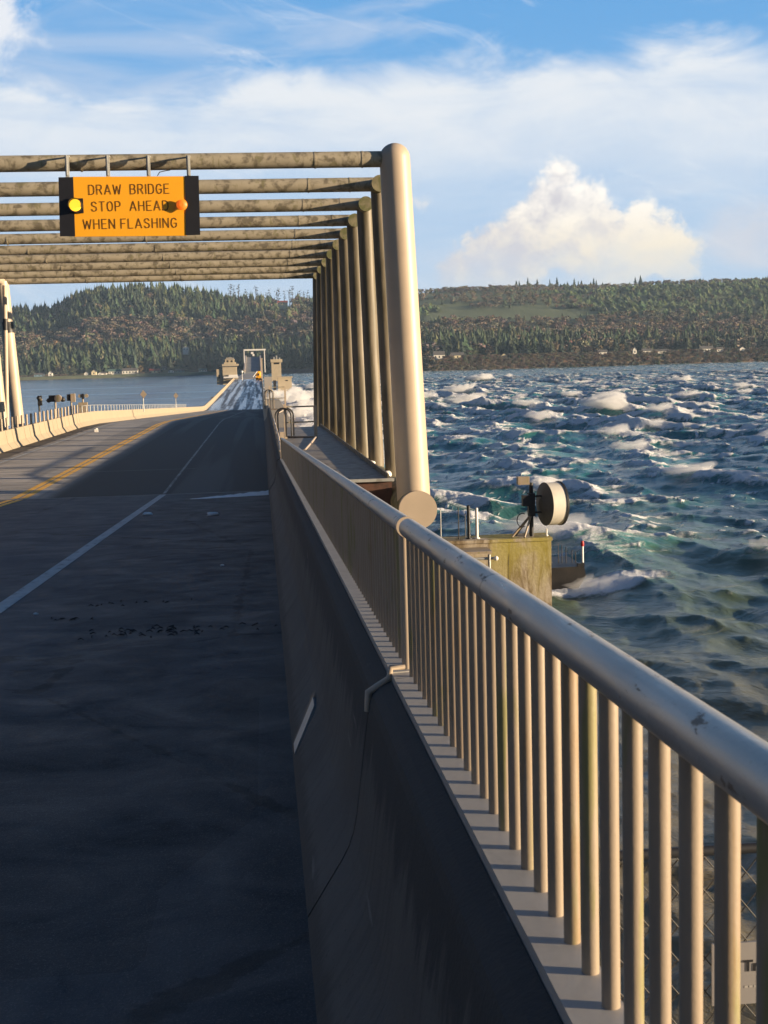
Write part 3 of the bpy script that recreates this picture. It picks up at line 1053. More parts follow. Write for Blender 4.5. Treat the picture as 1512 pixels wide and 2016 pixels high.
def road_pt(px, py):
    Y = 10.0
    for _ in range(30):
        p = at(px, py, Y)
        Y += (p.z - rz(Y)) * 2650 / max(60, (py - 838)) * .8 if p.z > rz(Y) else -(rz(Y) - p.z) * 2650 / max(60, (py - 838)) * .8
        Y = max(2, min(120, Y))
    return at(px, py, Y)


for px, py, s, lab in ((290, 1014, .07, 'small white foam lump near the white lane line'), (418, 1015, .085, 'small white foam lump in the middle of the shoulder'),
                       (70, 1210, .02, 'tiny pale pebble on the left part of the road'), (437, 1114, .02, 'tiny pale pebble near the barrier')):
    p = road_pt(px, py)
    mb = MB(); mb.ball((p.x, p.y, rz(p.y) + s * .3), s, 1, .3, (1.2, .8, .55))
    mb.ball((p.x + s * .8, p.y + s * .3, rz(p.y) + s * .2), s * .6, 1, .3, (1, .8, .6))
    tag(mb.build('foam_lump' if s > .05 else 'pebble', FOAM), lab, 'debris')
WEED = plain('dark_seaweed', (0.02, 0.013, 0.010), 0.6, 0, 0.3, 20, None, bump=0.3)
mb = MB()
for cx, cy, n, sx, sy in ((330, 1244, 60, .30, .07), (240, 1190, 12, .2, .04), (520, 1235, 8, .12, .05), (130, 1222, 12, .14, .03)):
    p = road_pt(cx, cy)
    for _ in range(n):
        x = p.x + random.gauss(0, sx); y = p.y + random.gauss(0, sy * 2.2)
        if x > XR - .02: continue
        a = random.uniform(0, 3.14); l = random.uniform(.01, .035)
        z = rz(y) + .006
        mb.tube([(x, y, z), (x + l * math.cos(a), y + l * math.sin(a), z + .012), (x + l * 1.9 * math.cos(a + .4), y + l * 1.9 * math.sin(a + .4), z)],
                [.003, .005, .002], 4)
tag(mb.build('seaweed_litter', WEED), 'dark bits of seaweed litter scattered on the asphalt', 'litter', kind='stuff')

# ------------------------------------------------------------------ left railing posts and signal heads
LR = thing('post_railing', (XL - .35, 50, rz(50) + .8), 'row of short tan posts standing on the left barrier', 'railing')
y = 36.0
k = 0
while y < 83:
    mb = MB(); mb.tube([(XL - .36, y, rz(y) + .80), (XL - .36, y, rz(y) + .80 + .52)], .055, 8)
    mb.build('post', BALU, LR)
    y += 1.25
    k += 1
LR2 = thing('post_railing', (XL - .35, 100, rz(100) + .8), 'row of thin pale posts on the left barrier past the truss span', 'railing')
y = 84.5
while y < 200:
    mb = MB(); mb.tube([(XL - .36, y, rz(y) + .80), (XL - .36, y, rz(y) + .80 + .42)], .03, 6)
    mb.build('post', GALV, LR2)
    y += 2.0
mb = MB()
mb.tube([(XL - .36, 84.5, rz(84.5) + 1.22), (XL - .36, 90, rz(90) + 1.22), (XL - .36, 200, rz(200) + 1.22)], .018, 6)
mb.build('top_rail', GALV, LR2)

for px, y0, y1, Y, kind, lab in ((78, 779, 812, 69.5, 'slim', 'slim dark signal head, leftmost behind the left barrier'),
                                 (110, 778, 812, 75.5, 'wide', 'widest dark signal head with a pale drum, second from the left'),
                                 (141, 775, 806, 81.5, 'drum', 'signal head with tan drum, third from the left'),
                                 (164, 775, 806, 87, 'twin', 'twin-eared signal head on a tan pillar, rightmost of the four')):
    a = at(px, y0, Y); b = at(px, y1, Y)
    t = thing('signal_head', (b.x, Y, b.z - .6), lab, 'signal', 'signal heads behind the left barrier')
    mb = MB(); mb.tube([(b.x, Y, b.z - .9), (b.x, Y, a.z - .2)], .05, 8)
    if kind == 'twin': mb.box(b.x - .28, b.x + .28, Y - .15, Y + .15, b.z - .5, a.z - .55)
    mb.build('pole', DARKM if kind == 'slim' else BALU, t)
    mb = MB()
    if kind == 'slim':
        mb.box(a.x - .10, a.x + .10, Y - .1, Y + .1, a.z - .5, a.z); mb.ball((a.x - .02, Y - .12, a.z - .12), .12, 1)
    elif kind == 'wide':
        mb.box(a.x - .38, a.x - .02, Y - .12, Y + .12, a.z - .36, a.z); mb.ball((a.x + .36, Y, a.z - .25), .14, 1); mb.ball((a.x - .4, Y, a.z - .28), .13, 1)
    elif kind == 'drum':
        mb.box(a.x - .28, a.x - .06, Y - .1, Y + .1, a.z - .42, a.z - .03)
    else:
        mb.box(a.x - .10, a.x + .04, Y - .18, Y + .1, a.z - .34, a.z)
    mb.build('housing', DARKM, t)
    mb = MB()
    if kind == 'wide': mb.tube([(a.x + .12, Y - .2, a.z - .18), (a.x + .12, Y + .1, a.z - .18)], .2, 14)
    elif kind == 'drum': mb.box(a.x - .05, a.x + .2, Y - .15, Y + .15, a.z - .5, a.z)
    elif kind == 'twin':
        for s in (-1, 1): mb.tube([(a.x + s * .2, Y - .15, a.z - .14), (a.x + s * .2, Y, a.z - .14)], .12, 12)
    else: mb.tube([(a.x + .08, Y - .14, a.z - .2), (a.x + .08, Y - .05, a.z - .2)], .05, 8)
    mb.build('lamp_drum', BALU, t)

for px, y0, y1, Y, lab in ((282, 768, 791, 120, 'pale diamond warning sign seen from behind on the left barrier'),
                           (346, 773, 790, 165, 'smaller diamond sign farther along the left barrier')):
    a = at(px, y0, Y); b = at(px, y1, Y)
    s = (a.z - b.z) * .36
    t = thing('diamond_sign', (b.x, Y, b.z - .5), lab, 'sign')
    mb = MB(); mb.tube([(b.x, Y + .06, b.z - .9), (b.x, Y + .06, a.z)], .05, 6); mb.build('pole', GALV, t)
    c = (a.x, a.z - s)
    mb = MB()
    q = [(c[0], c[1] + s), (c[0] + s * .8, c[1]), (c[0], c[1] - s), (c[0] - s * .8, c[1])]
    mb.poly([(x, Y, z) for x, z in q] + [(x, Y + .02, z) for x, z in q],
            [(0, 1, 2, 3), (7, 6, 5, 4), (0, 4, 5, 1), (1, 5, 6, 2), (2, 6, 7, 3), (3, 7, 4, 0)])
    mb.build('sign_panel', BALU, t)
p = road_pt(189, 833)
p = at(189, 833, 74)
mb = MB(); mb.box(p.x - .09, p.x + .09, 73.9, 74.1, rz(74), rz(74) + .16); mb.tube([(p.x, 74, rz(74) + .16), (p.x, 74, rz(74) + .2)], .07, 8)
tag(mb.build('road_marker', WHITEP), 'small white marker block on the far left shoulder', 'marker')

# ------------------------------------------------------------------ concrete pier, dish, dolphin
PW = thing('pier_wall', (6.7, 48, 0), 'yellow-mossed concrete pier wall standing in the sea right of the railing', 'wall')
pt = at(1085, 1064, 48)
WZ, WX = pt.z, pt.x
mb = MB(); mb.sweep([(3.0, -1.5), (WX, -1.5), (WX, WZ), (3.0, WZ)], [(0, 48, 0), (0, 49.3, 0)]); mb.build('wall', MOSSW, PW)
mb = MB(); mb.box(2.96, WX + .04, 47.94, 49.36, WZ + .003, WZ + .12); mb.build('cap', MOSSW, PW)
sA, sB = at(850, 1078, 47.2), at(965, 1082, 47.2)
mb = MB(); mb.box(sA.x - 1.5, sB.x, 46.8, 47.93, sB.z - .08, sB.z); mb.build('ledge', BALU, PW)
mb = MB()
pipe(mb, [(sA.x - 1.2, 46.75, sB.z - .25), (sB.x + .1, 46.75, sB.z - .25)], .05)
pipe(mb, [(sA.x - 1.2, 46.75, sB.z - .95), (sB.x, 46.75, sB.z - .95)], .04)
pipe(mb, [(sB.x - .12, 46.7, sB.z - 2.6), (sB.x - .12, 46.7, sB.z - .1)], .05)
mb.build('pipe_frame', GALV, PW)
mb = MB(); mb.ball((sB.x + .12, 46.7, sB.z - .25), .09, 1); mb.ball((sB.x + .12, 46.7, sB.z - .95), .09, 1)
mb.build('pipe_flange', WHITEP, PW)

for px, y0, y1, r, mt, nm, lab in ((938, 1001, 1062, .055, WHITEP, 'short_post', 'thick white post on the pier wall'),
                                   (922, 996, 1062, .06, DARKM, 'short_post', 'black post on the pier wall beside the white one'),
                                   (916, 1012, 1060, .025, GALV, 'short_post', 'thin grey post left of the black one on the pier wall'),
                                   (867, 1003, 1062, .02, GALV, 'short_post', 'thinnest post on the pier wall, by the truss end plate'),
                                   (902, 1000, 1040, .02, DARKM, 'short_post', 'thin dark rod on the pier wall'),
                                   (1076, 1042, 1062, .03, WHITEP, 'short_post', 'stubby white post under the dish antenna')):
    a = at(px, y0, 48.4)
    mb = MB(); mb.tube([(a.x, 48.4, WZ + .12), (a.x, 48.4, a.z)], r, 10)
    mb.tube([(a.x, 48.4, WZ + .12), (a.x, 48.4, WZ + .16)], r * 2, 10)
    mb.tube([(a.x, 48.4, a.z), (a.x, 48.4, a.z + .03)], [r * 1.1, r * .5], 10)
    tag(mb.build(nm, mt), lab, 'post', 'posts on the pier wall')

AN = thing('dish_antenna', (0, 0, 0), 'drum-shaped microwave dish on a braced mast atop the mossy pier wall', 'antenna')
dm = at(1046, 990, 48.5)
AN.location = (dm.x, 48.5, WZ + .12); ORG[AN.name] = tuple(AN.location)
mx, my = dm.x, 48.5
mb = MB(); mb.tube([(mx, my, WZ + .12), (mx, my, at(1046, 950, 48.5).z)], .075, 12); mb.build('mast', DARKM, AN)
c1 = at(1072, 992, 48.5)
axis = Vector((math.sin(math.radians(78)), math.cos(math.radians(78)), 0))
C0 = Vector((c1.x, 48.45, c1.z))
R = .80
mb = MB(); mb.tube([C0 - axis * .16, C0 - axis * .05, C0], [.20, .62, R], 40); mb.build('reflector', DISHB, AN)
mb = MB(); mb.tube([C0 + axis * .01, C0 + axis * .56], R * .985, 44); mb.build('shroud', RADOME, AN)
mb = MB(); mb.tube([C0 + axis * .54, C0 + axis * .62], R * 1.02, 44); mb.build('rim', DARKM, AN)
mb = MB(); pipe(mb, [C0 - axis * .12 + Vector((0, 0, .3)), Vector((mx, my, C0.z + .3))], .04)
pipe(mb, [C0 - axis * .12 - Vector((0, 0, .3)), Vector((mx, my, C0.z - .3))], .04)
mb.box(mx - .12, mx + .12, my - .14, my + .14, C0.z - .42, C0.z + .42); mb.build('bracket', DARKM, AN)
mb = MB()
for dx, dy in ((-.75, -.1), (-.55, .25), (-.35, -.4), (.0, .35)):
    pipe(mb, [(mx, my, C0.z - .35), (mx + dx, my + dy, WZ + .14)], .04)
mb.build('strut', BALU, AN)
q = at(1030, 945, 48.4)
mb = MB(); mb.box(q.x - .22, q.x + .2, 48.2, 48.55, q.z - .16, q.z + .14); mb.build('junction_box', BALU, AN)
q = at(1035, 985, 48.3)
mb = MB(); mb.box(q.x - .14, q.x + .12, 48.1, 48.4, q.z - .2, q.z + .2); mb.build('receiver_box', DARKM, AN)
pts = []
for t in range(9):
    a = math.radians(60 + 30 * t)
    pts.append((mx - .38 + .2 * math.cos(a), my - .2, C0.z - .55 + .26 * math.sin(a)))
mb = MB(); pipe(mb, pts, .018, 6); mb.build('cable', DARKM, AN)

DP = thing('floating_dolphin', (14, 76, 0), 'dark low float swamped by waves to the right of the pier wall', 'float')
DCON = plain('wet_dark_concrete', (0.026, 0.021, 0.017), 0.5, 0, 0.3, 1.2, (0.015, 0.013, 0.012), (1, 1, .6), (0.45, 0.6), 0.8, 0.4, 10, 0.02)
mb = MB()
mb.poly([(9, 74.4, -1), (17.0, 74.4, -1), (18.0, 74.4, .55), (17.9, 74.4, 1.12), (9, 74.4, 1.02),
         (9, 78.6, -1), (17.0, 78.6, -1), (18.0, 78.6, .55), (17.9, 78.6, 1.12), (9, 78.6, 1.02)],
        [(0, 1, 2, 3, 4), (9, 8, 7, 6, 5), (0, 5, 6, 1), (1, 6, 7, 2), (2, 7, 8, 3), (3, 8, 9, 4), (4, 9, 5, 0)])
mb.build('hull', DCON, DP)
mb = MB(); mb.box(17.55, 17.95, 74.5, 74.8, 1.1, 1.28); mb.build('cleat', DARKM, DP); mb = MB(); mb.box(13.5, 15.2, 75.5, 77.5, 1.05, 1.3); mb.build('deck_fitting', DARKM, DP)
mb = MB()
for px in (1085, 1099, 1106, 1114, 1126, 1133):
    a = at(px, 1062 + (px - 1085) * .5, 76)
    mb = MB(); pipe(mb, [(a.x, 76, 1.0), (a.x, 76, a.z)], .025, 6)
    mb.build('stanchion', DARKM, DP)
a = at(1147, 1065, 75); b = at(1147, 1118, 75)
BC = thing('beacon_pole', (b.x, 75, 1.1), 'white pole with a red top on the swamped float', 'pole')
mb = MB(); mb.tube([(b.x, 75, 1.1), (b.x, 75, a.z - .3)], .07, 10); mb.build('pole', WHITEP, BC)
mb = MB(); mb.tube([(b.x, 75, a.z - .3), (b.x, 75, a.z - .22), (b.x, 75, a.z)], [.08, .11, .07], 10); mb.build('red_lamp', REDP, BC)

# ------------------------------------------------------------------ chain-link fence with a notice
FY = 2.80
FN = thing('chain_link_fence', (.9, FY, CAMZ - 3), 'chain-link fence behind the balusters at the lower right corner', 'fence')
ztop = at(1400, 1674, FY).z
WIRE = plain('wire', (0.05, 0.045, 0.04), 0.5, 0.2, 0.2, 20, None, bump=0)
mb = MB()
x0, x1 = .74, 3.2
zb = CAMZ - 2.6
pitch = .062
for sgn in (1, -1):
    k = -60
    while k < 90:
        # wires at 45 degrees, clipped to the panel
        c = x0 + k * pitch
        pts = []
        if sgn == 1:
            za, zb_ = zb, ztop
            xa, xb = c, c + (ztop - zb) * .8
        else:
            za, zb_ = zb, ztop
            xa, xb = c + (ztop - zb) * .8, c
        t0, t1 = 0.0, 1.0
        dxx = xb - xa
        for lim, s in ((x0, 1), (x1, -1)):
            fa, fb = s * (xa - lim), s * (xb - lim)
            if fa < 0 and fb < 0: t0 = 2
            elif fa < 0: t0 = max(t0, fa / (fa - fb))
            elif fb < 0: t1 = min(t1, fa / (fa - fb))
        if t0 < t1:
            mb.tube([(xa + dxx * t0, FY + sgn * .002, za + (zb_ - za) * t0), (xa + dxx * t1, FY + sgn * .002, za + (zb_ - za) * t1)], .0016, 4, False)
        k += 1
mb.build('wire_mesh', WIRE, FN)
mb = MB(); mb.tube([(x0 - .02, FY, ztop), (x1, FY, ztop)], .012, 10); mb.build('top_rail', DARKM, FN)
mb = MB(); mb.tube([(x1, FY, zb), (x1, FY, ztop + .05)], .03, 12); mb.build('post', GALV, FN)
mb = MB(); mb.tube([(x0 - .02, FY, zb), (x0 - .02, FY, ztop)], .012, 10); mb.build('frame', DARKM, FN)
nl = at(1402, 1859, FY - .012); nr = at(1462, 1976, FY - .012)
NS = thing('notice', (nl.x + .2, FY - .012, nr.z), 'pale grey no-trespassing notice wired to the chain-link fence', 'sign')
NOTM = plain('notice_plastic', (0.24, 0.225, 0.22), 0.5, 0, 0.05, 3, None, bump=0)  # panel grey darkened to carry the shade of the balusters
mb = MB(); mb.box(nl.x, nl.x + .46, FY - .014, FY - .008, nr.z, nl.z); mb.build('panel', NOTM, NS)
me = text_mesh('Trespassing', .036, depth=.0006, font_off=.0010)
me.materials.append(BLACKP)
o = bpy.data.objects.new('lettering', me); COL.objects.link(o); o.parent = NS
mnx = min(v.co.x for v in me.vertices)
pt = at(1463, 1903, FY - .015); og = ORG[NS.name]
o.location = (pt.x - mnx - og[0], FY - .0152 - og[1], pt.z - og[2]); o.rotation_euler = (math.radians(90), 0, 0)
mb = MB(); q = at(1463, 1945, FY - .0145)
for k in range(7): mb.box(q.x + .003 + k * .011, q.x + .011 + k * .011, FY - .0148, FY - .0142, q.z, q.z + .005)
mb.build('small_print', GREYW, NS)

# ------------------------------------------------------------------ far bridge
PT = thing('pontoon', (-2, 400, 0), 'long low concrete pontoons carrying the far deck', 'pontoon')
mb = MB(); mb.box(-13, 5.5, 215, 560, -1.5, 2.0); mb.build('hull', TOWER, PT)
mb = MB()
for y in range(235, 560, 25): mb.box(-10, -1, y, y + .8, 2.0, rz(y) - .36)
mb.build('deck_wall', TOWER, PT)
# piers under the descending span
for y, lab in ((34.2, 'concrete pier under the near end of the truss span'), (84, 'pier under the far end of the truss span'), (160, 'pier under the descending span')):
    mb = MB(); mb.box(-9, -2, y, y + 1.6, -2, rz(y) - .5 if y > 35 else rz(34) - .9)
    tag(mb.build('pier', TOWER), lab, 'pier')

# left tower
def P2(px, py, Y): return at(px, py, Y)
def bx_px(mb, pxa, pxb, pya, pyb, Y, dep):
    a, b = at(pxa, pya, Y), at(pxb, pyb, Y)
    mb.box(a.x, b.x, Y, Y + dep, b.z, a.z)


Yt = 565
LT = thing('control_tower', tuple(at(455, 760, Yt)), 'squat tan control tower with stepped roof, left of the far deck', 'tower')
mb = MB(); bx_px(mb, 426, 452, 727, 757, Yt, 7); bx_px(mb, 438, 467, 723, 757, Yt - .5, 8); mb.build('wall', TOWER, LT)
mb = MB(); bx_px(mb, 437, 469, 717, 720.5, Yt - 1, 9); bx_px(mb, 441, 464, 713.5, 717, Yt - .5, 8); mb.build('cornice', TOWER, LT)
mb = MB(); bx_px(mb, 443, 461, 708, 713.5, Yt, 6)
a_, b_ = at(442, 708, Yt), at(462, 708, Yt)
mb.poly([(a_.x, Yt - .2, a_.z), (b_.x, Yt - .2, a_.z), (b_.x, Yt + 6.2, a_.z), (a_.x, Yt + 6.2, a_.z), ((a_.x + b_.x) / 2 - .8, Yt + 3, a_.z + .9), ((a_.x + b_.x) / 2 + .8, Yt + 3, a_.z + .9)],
        [(0, 1, 5, 4), (2, 3, 4, 5), (1, 2, 5), (3, 0, 4), (3, 2, 1, 0)])
mb.build('roof', TOWER, LT)
mb = MB(); bx_px(mb, 446, 450, 709.5, 713, Yt - .03, .05); bx_px(mb, 454, 458, 709.5, 713, Yt - .03, .05)
bx_px(mb, 430, 433, 738, 745, Yt - .03, .05); mb.build('window', DARKM, LT)
mb = MB()
for px in (446, 452, 459): 
    a = at(px, 703.5, Yt + 2); mb.tube([(a.x, Yt + 2, a.z - 1.4), (a.x, Yt + 2, a.z)], .08, 5)
mb.build('roof_mast', GALV, LT)
mb = MB(); bx_px(mb, 450, 468, 738, 741, Yt - 2.5, 2.3); bx_px(mb, 440, 469, 741.5, 744, Yt - 3, 2.5); mb.build('balcony', WHITEP, LT)
# right tower
RT = thing('control_tower', tuple(at(545, 760, Yt)), 'tall slim tan tower with a flat cap, right of the far deck', 'tower')
mb = MB(); bx_px(mb, 534, 554.5, 713, 750, Yt, 5); mb.build('wall', TOWER, RT)
mb = MB(); bx_px(mb, 532.5, 556, 707.5, 713, Yt - .4, 5.8); mb.build('cornice', TOWER, RT)
mb = MB(); bx_px(mb, 539, 550, 714, 717, Yt - .04, .06); mb.build('window', DARKM, RT)
mb = MB(); bx_px(mb, 538, 541, 703, 707.5, Yt + 1, .5); bx_px(mb, 543, 546, 700, 707.5, Yt + 1, .5); bx_px(mb, 549, 552, 704, 707.5, Yt + 1, .5)
mb.build('roof_equipment', GALV, RT)
BH = thing('machine_house', tuple(at(560, 770, 540)), 'low tan machine house beside the slim tower on the pontoon', 'building')
mb = MB(); bx_px(mb, 547, 575, 743, 771, 540, 8); mb.build('wall', TOWER, BH)
mb = MB(); bx_px(mb, 538, 544, 749, 768, 539.9, 4); bx_px(mb, 562, 567, 748, 750, 539.95, .06); mb.build('door', DARKM, BH)
mb = MB(); bx_px(mb, 546, 576, 742, 743.4, 539.7, 8.6); mb.build('roof', TOWER, BH)
mb = MB(); bx_px(mb, 520, 536, 742, 768, 538, 6); tag(mb.build('equipment_cabinet', GREYW), 'grey equipment cabinet at the foot of the slim tower', 'cabinet')
# lamp post by the deck edge
a = at(514.5, 706, 520); zb_ = rz(520)
mb = MB(); mb.box(a.x - .35, a.x + .35, 520, 520.6, zb_ - 4, a.z); mb.box(a.x - .55, a.x + .55, 519.9, 520.7, a.z - .3, a.z + .1)
tag(mb.build('deck_pylon', TANP), 'slender tan pylon standing at the right edge of the far deck', 'pylon')
# warning gate
a = at(509, 722, 538); b = at(509, 739, 538)
WG = thing('warning_gate', (a.x, 538, b.z), 'orange drawbridge gate machine with a raised white arm on the far deck', 'gate')
zb_ = rz(538)
mb = MB(); mb.box(a.x - 1.3, a.x + .9, 537.5, 538.8, zb_, zb_ + 1.3); mb.ball((a.x - .1, 538, zb_ + 2.2), 1.3, 2, .05, (1, .6, 1)); mb.build('housing', YSIGN, WG)
mb = MB(); mb.ball((a.x - .1, 537.2, zb_ + 2.1), .45, 1); mb.box(a.x - .8, a.x - .3, 537.3, 537.5, zb_ + .5, zb_ + .9); mb.build('lamp', DARKM, WG)
mb = MB(); mb.box(a.x - 1.4, a.x - 1.0, 537.2, 537.5, zb_ + 1.2, zb_ + 1.5)
mb.tube([(a.x - 2.4, 537, zb_ + 1.2), (a.x - .6, 537, zb_ + 3.4)], .25, 6); mb.build('arm', WHITEP, WG)
mb = MB(); q = at(476.5, 732, 538); mb.ball((q.x, 538, q.z), .5, 1, .1); mb.tube([(q.x, 538, zb_), (q.x, 538, q.z)], .12, 6)
tag(mb.build('white_marker', WHITEP), 'round white marker left of the orange gate on the far deck', 'marker')
# next pontoon deck, raised draw span and far approach
mb = MB(); mb.box(-11.2, .7, 562, 930, 6.6, 7.4); tag(mb.build('far_deck', GREYW), 'dark far deck between the towers and the rising ramp', 'deck')
mb = MB()
r0_, r1_ = at(483, 732, 950), at(485.5, 703, 1060)
q0_, q1_ = at(513, 732, 950), at(511, 703, 1060)
mb.poly([r0_, q0_, q1_, r1_] + [Vector((v.x, v.y, v.z - 1.2)) for v in (r0_, q0_, q1_, r1_)],
        [(0, 1, 2, 3), (7, 6, 5, 4), (0, 4, 5, 1), (1, 5, 6, 2), (2, 6, 7, 3), (3, 7, 4, 0)])
RM = thing('approach_ramp', tuple(r0_), 'pale road ramp climbing away between tan parapets at the far end of the bridge', 'ramp')
mb.build('ramp_deck', plain('ramp_concrete', (0.20, 0.21, 0.22), .8, 0, .1, .1, None, bump=0), RM)
for (s0, s1, sg) in ((r0_, r1_, -1), (q0_, q1_, 1)):
    mb = MB()
    mb.poly([s0, s0 + Vector((sg * 1.2, 0, 0)), s1 + Vector((sg * 1.2, 0, 0)), s1] +
            [v + Vector((0, 0, 1.3)) for v in (s0, s0 + Vector((sg * 1.2, 0, 0)), s1 + Vector((sg * 1.2, 0, 0)), s1)],
            [(0, 1, 2, 3), (7, 6, 5, 4), (0, 4, 5, 1), (1, 5, 6, 2), (2, 6, 7, 3), (3, 7, 4, 0)])
    mb.build('parapet', TANP, RM)
mb = MB()
for yy in (960, 1010, 1058): mb.box(r0_.x + 1, q0_.x - 1, yy, yy + 2, -2, r0_.z + (r1_.z - r0_.z) * (yy - 950) / 110 - 1.3)
mb.build('pier', TOWER, RM)
mb = MB(); mb.box(r1_.x, q1_.x, 1060, 1900, 12.4, 13.6); mb.build('approach_deck', TOWER, RM)
PF = thing('gantry', tuple(at(500, 733, 1000)), 'white rectangular portal frame over the far ramp', 'gantry')
for pa, pb, ya, yb in ((479.5, 483, 689, 709), (519.5, 523, 689, 733)):
    mb = MB(); bx_px(mb, pa, pb, ya, yb if pa > 500 else 735, 1000, 1.2); mb.build('post', WHITEP, PF)
mb = MB(); bx_px(mb, 479.5, 523, 687.8, 689.6, 999.9, 1.4); mb.build('beam', WHITEP, PF)
mb = MB(); bx_px(mb, 494, 499, 693, 697, 999, .4); bx_px(mb, 497, 501, 697, 701, 999, .4); mb.build('lift_panel', WHITEP, PF)
# small workboat landing at the left of the tower
mb = MB(); a = at(413, 757, 500); b = at(452, 762, 500)
mb.poly([(a.x, 500, 1.6), (b.x, 500, 1.6), (b.x, 506, 1.6), (a.x, 506, 1.6), (a.x + 2, 500, -.5), (b.x, 500, -.5), (b.x, 506, -.5), (a.x + 2, 506, -.5)],
        [(3, 2, 1, 0), (4, 5, 6, 7), (0, 1, 5, 4), (1, 2, 6, 5), (2, 3, 7, 6), (3, 0, 4, 7)])
tag(mb.build('landing_float', plain('landing_grey', (.12, .115, .11), .8, 0, .2, .5, None, bump=0)), 'dark wedge-ended landing float left of the squat tower', 'float')

# ------------------------------------------------------------------ far shore
def shore_D(a): return np.interp(a, [-900, -450, -110, 330, 1010, 2600], [1890, 1925, 2000, 1545, 1650, 1750])


RIDGE_A = [-1200, -620, -500, -390, -340, -300, -240, -170, -90, -40, 20, 90, 160, 320, 420, 520, 600, 700, 800, 1010, 1500, 2600]
RIDGE_E = [118, 122, 128, 134, 158, 164, 168, 168, 152, 142, 140, 138, 132, 146, 148, 150, 149, 148, 153, 153, 158, 140]


def bluff(a): return np.interp(a, [-1200, 60, 300, 2600], [4.0, 5.0, 13.5, 14.5])
def ridge_D(a): return np.interp(a, [-1200, 60, 330, 2600], [2480, 2500, 2750, 2800])
def tree_h(a): return np.interp(a, [-1200, 100, 330, 2600], [31, 31, 15, 16])


_h = np.random.default_rng(3)
_ph = _h.uniform(0, 6.28, (10, 2)); _kk = _h.uniform(.6, 1.4, (10, 2))


def lump(x, y, s):
    v = 0
    for i in range(10):
        th = i * 2.4
        k = (1.3 ** i) * _kk[i, 0] / s
        v = v + np.sin((x * math.cos(th) + y * math.sin(th)) * k + _ph[i, 0]) / (1.25 ** i)
    return v / 2.6


def terrain_z(X, Y):
    a = X / Y * 2650.0
    t = Y - shore_D(a)
    s = np.clip((t + 2) / 22.0, 0, 1)
    b = bluff(a) * s * s * (3 - 2 * s)
    Hr = np.interp(a, RIDGE_A, RIDGE_E) / 2650.0 * ridge_D(a) + 13.0 - tree_h(a)
    q = np.clip((t - 90) / (ridge_D(a) - shore_D(a) - 90), 0, 1.0)
    q2 = q * q * (3 - 2 * q) * .55 + q * .45
    past = np.clip((t - (ridge_D(a) - shore_D(a))) / 900.0, 0, 1)
    z = b + (Hr - bluff(a)) * q2 - past * 30
    z = z + lump(X, Y, 110.0) * 7.0 * np.clip(q * 3, 0, 1) * (1 - q * .8)
    return np.where(t < -2, -3.0, z)


aa = np.arange(-1500, 2700, 12.0)
tt = np.concatenate([np.arange(-12, 40, 4), np.arange(40, 160, 12), np.arange(160, 1900, 28)]).astype(float)
A_, T_ = np.meshgrid(aa, tt)
Yg = shore_D(A_) + T_
Xg = A_ * Yg / 2650.0
Zg = terrain_z(Xg, Yg)
Zg[0, :] = -4
V = np.stack([Xg, Yg, Zg], -1).reshape(-1, 3)
na, nt = len(aa), len(tt)
idx = np.arange(na * nt).reshape(nt, na)
Fq = np.stack([idx[:-1, :-1], idx[:-1, 1:], idx[1:, 1:], idx[1:, :-1]], -1).reshape(-1, 4)


def hill_mat():
    mt, t, bs = new_mat('hillside_ground')
    P = t.node('ShaderNodeNewGeometry').outputs['Position']
    x, y, z = t.sep(P)[:3]
    n = t.noise(P, .02, 6.0, .6)
    n2 = t.noise(P, .12, 6.0, .65)
    col = t.mix(t.ss(n, .42, .58), (0.035, 0.05, 0.022), (0.075, 0.065, 0.038))
    cut = t.mix(t.noise(P, .045, 6.0, .65), (0.095, 0.13, 0.048), (0.13, 0.145, 0.065))
    col = t.mix(t.mul(t.ss(z, 52.0, 75.0), t.ss(x, 150.0, 260.0)), col, cut)
    bl = t.mix(t.ss(n2, .4, .62), (0.10, 0.055, 0.035), (0.14, 0.10, 0.06))
    low = t.ss(z, 15.5, 11.5)
    lawn = t.mix(n2, (0.10, 0.13, 0.05), (0.20, 0.19, 0.10))
    bl = t.mix(t.ss(x, 60.0, -40.0), bl, lawn)
    col = t.mix(low, col, bl)
    col = t.mix(t.ss(z, .8, .1), col, (0.13, 0.10, 0.075))
    t._in(bs.inputs['Base Color'], col)
    bs.inputs['Roughness'].default_value = 0.95
    t._in(bs.inputs['Normal'], t.bump(n2, 1.0, 1.5))
    return mt


o = np_mesh('hills', V, Fq, hill_mat(), True)
tag(o, kind='structure')


def foliage_mat(name, use_attr=True, base=(0.03, 0.05, 0.02)):
    mt, t, bs = new_mat(name)
    if use_attr:
        col = t.node('ShaderNodeAttribute', attribute_name='tint').outputs['Color']
    else:
        n = t.noise(t.node('ShaderNodeNewGeometry').outputs['Position'], .35, 4, .6)
        col = t.mix(t.ss(n, .35, .65), tuple(c * .55 for c in base), tuple(c * 1.5 for c in base))
    t._in(bs.inputs['Base Color'], col)
    bs.inputs['Roughness'].default_value = 0.9
    return mt


FOL = foliage_mat('forest_foliage')
BARK = plain('bark', (0.12, 0.09, 0.07), 0.9, 0, 0.2, .5, None, bump=0)


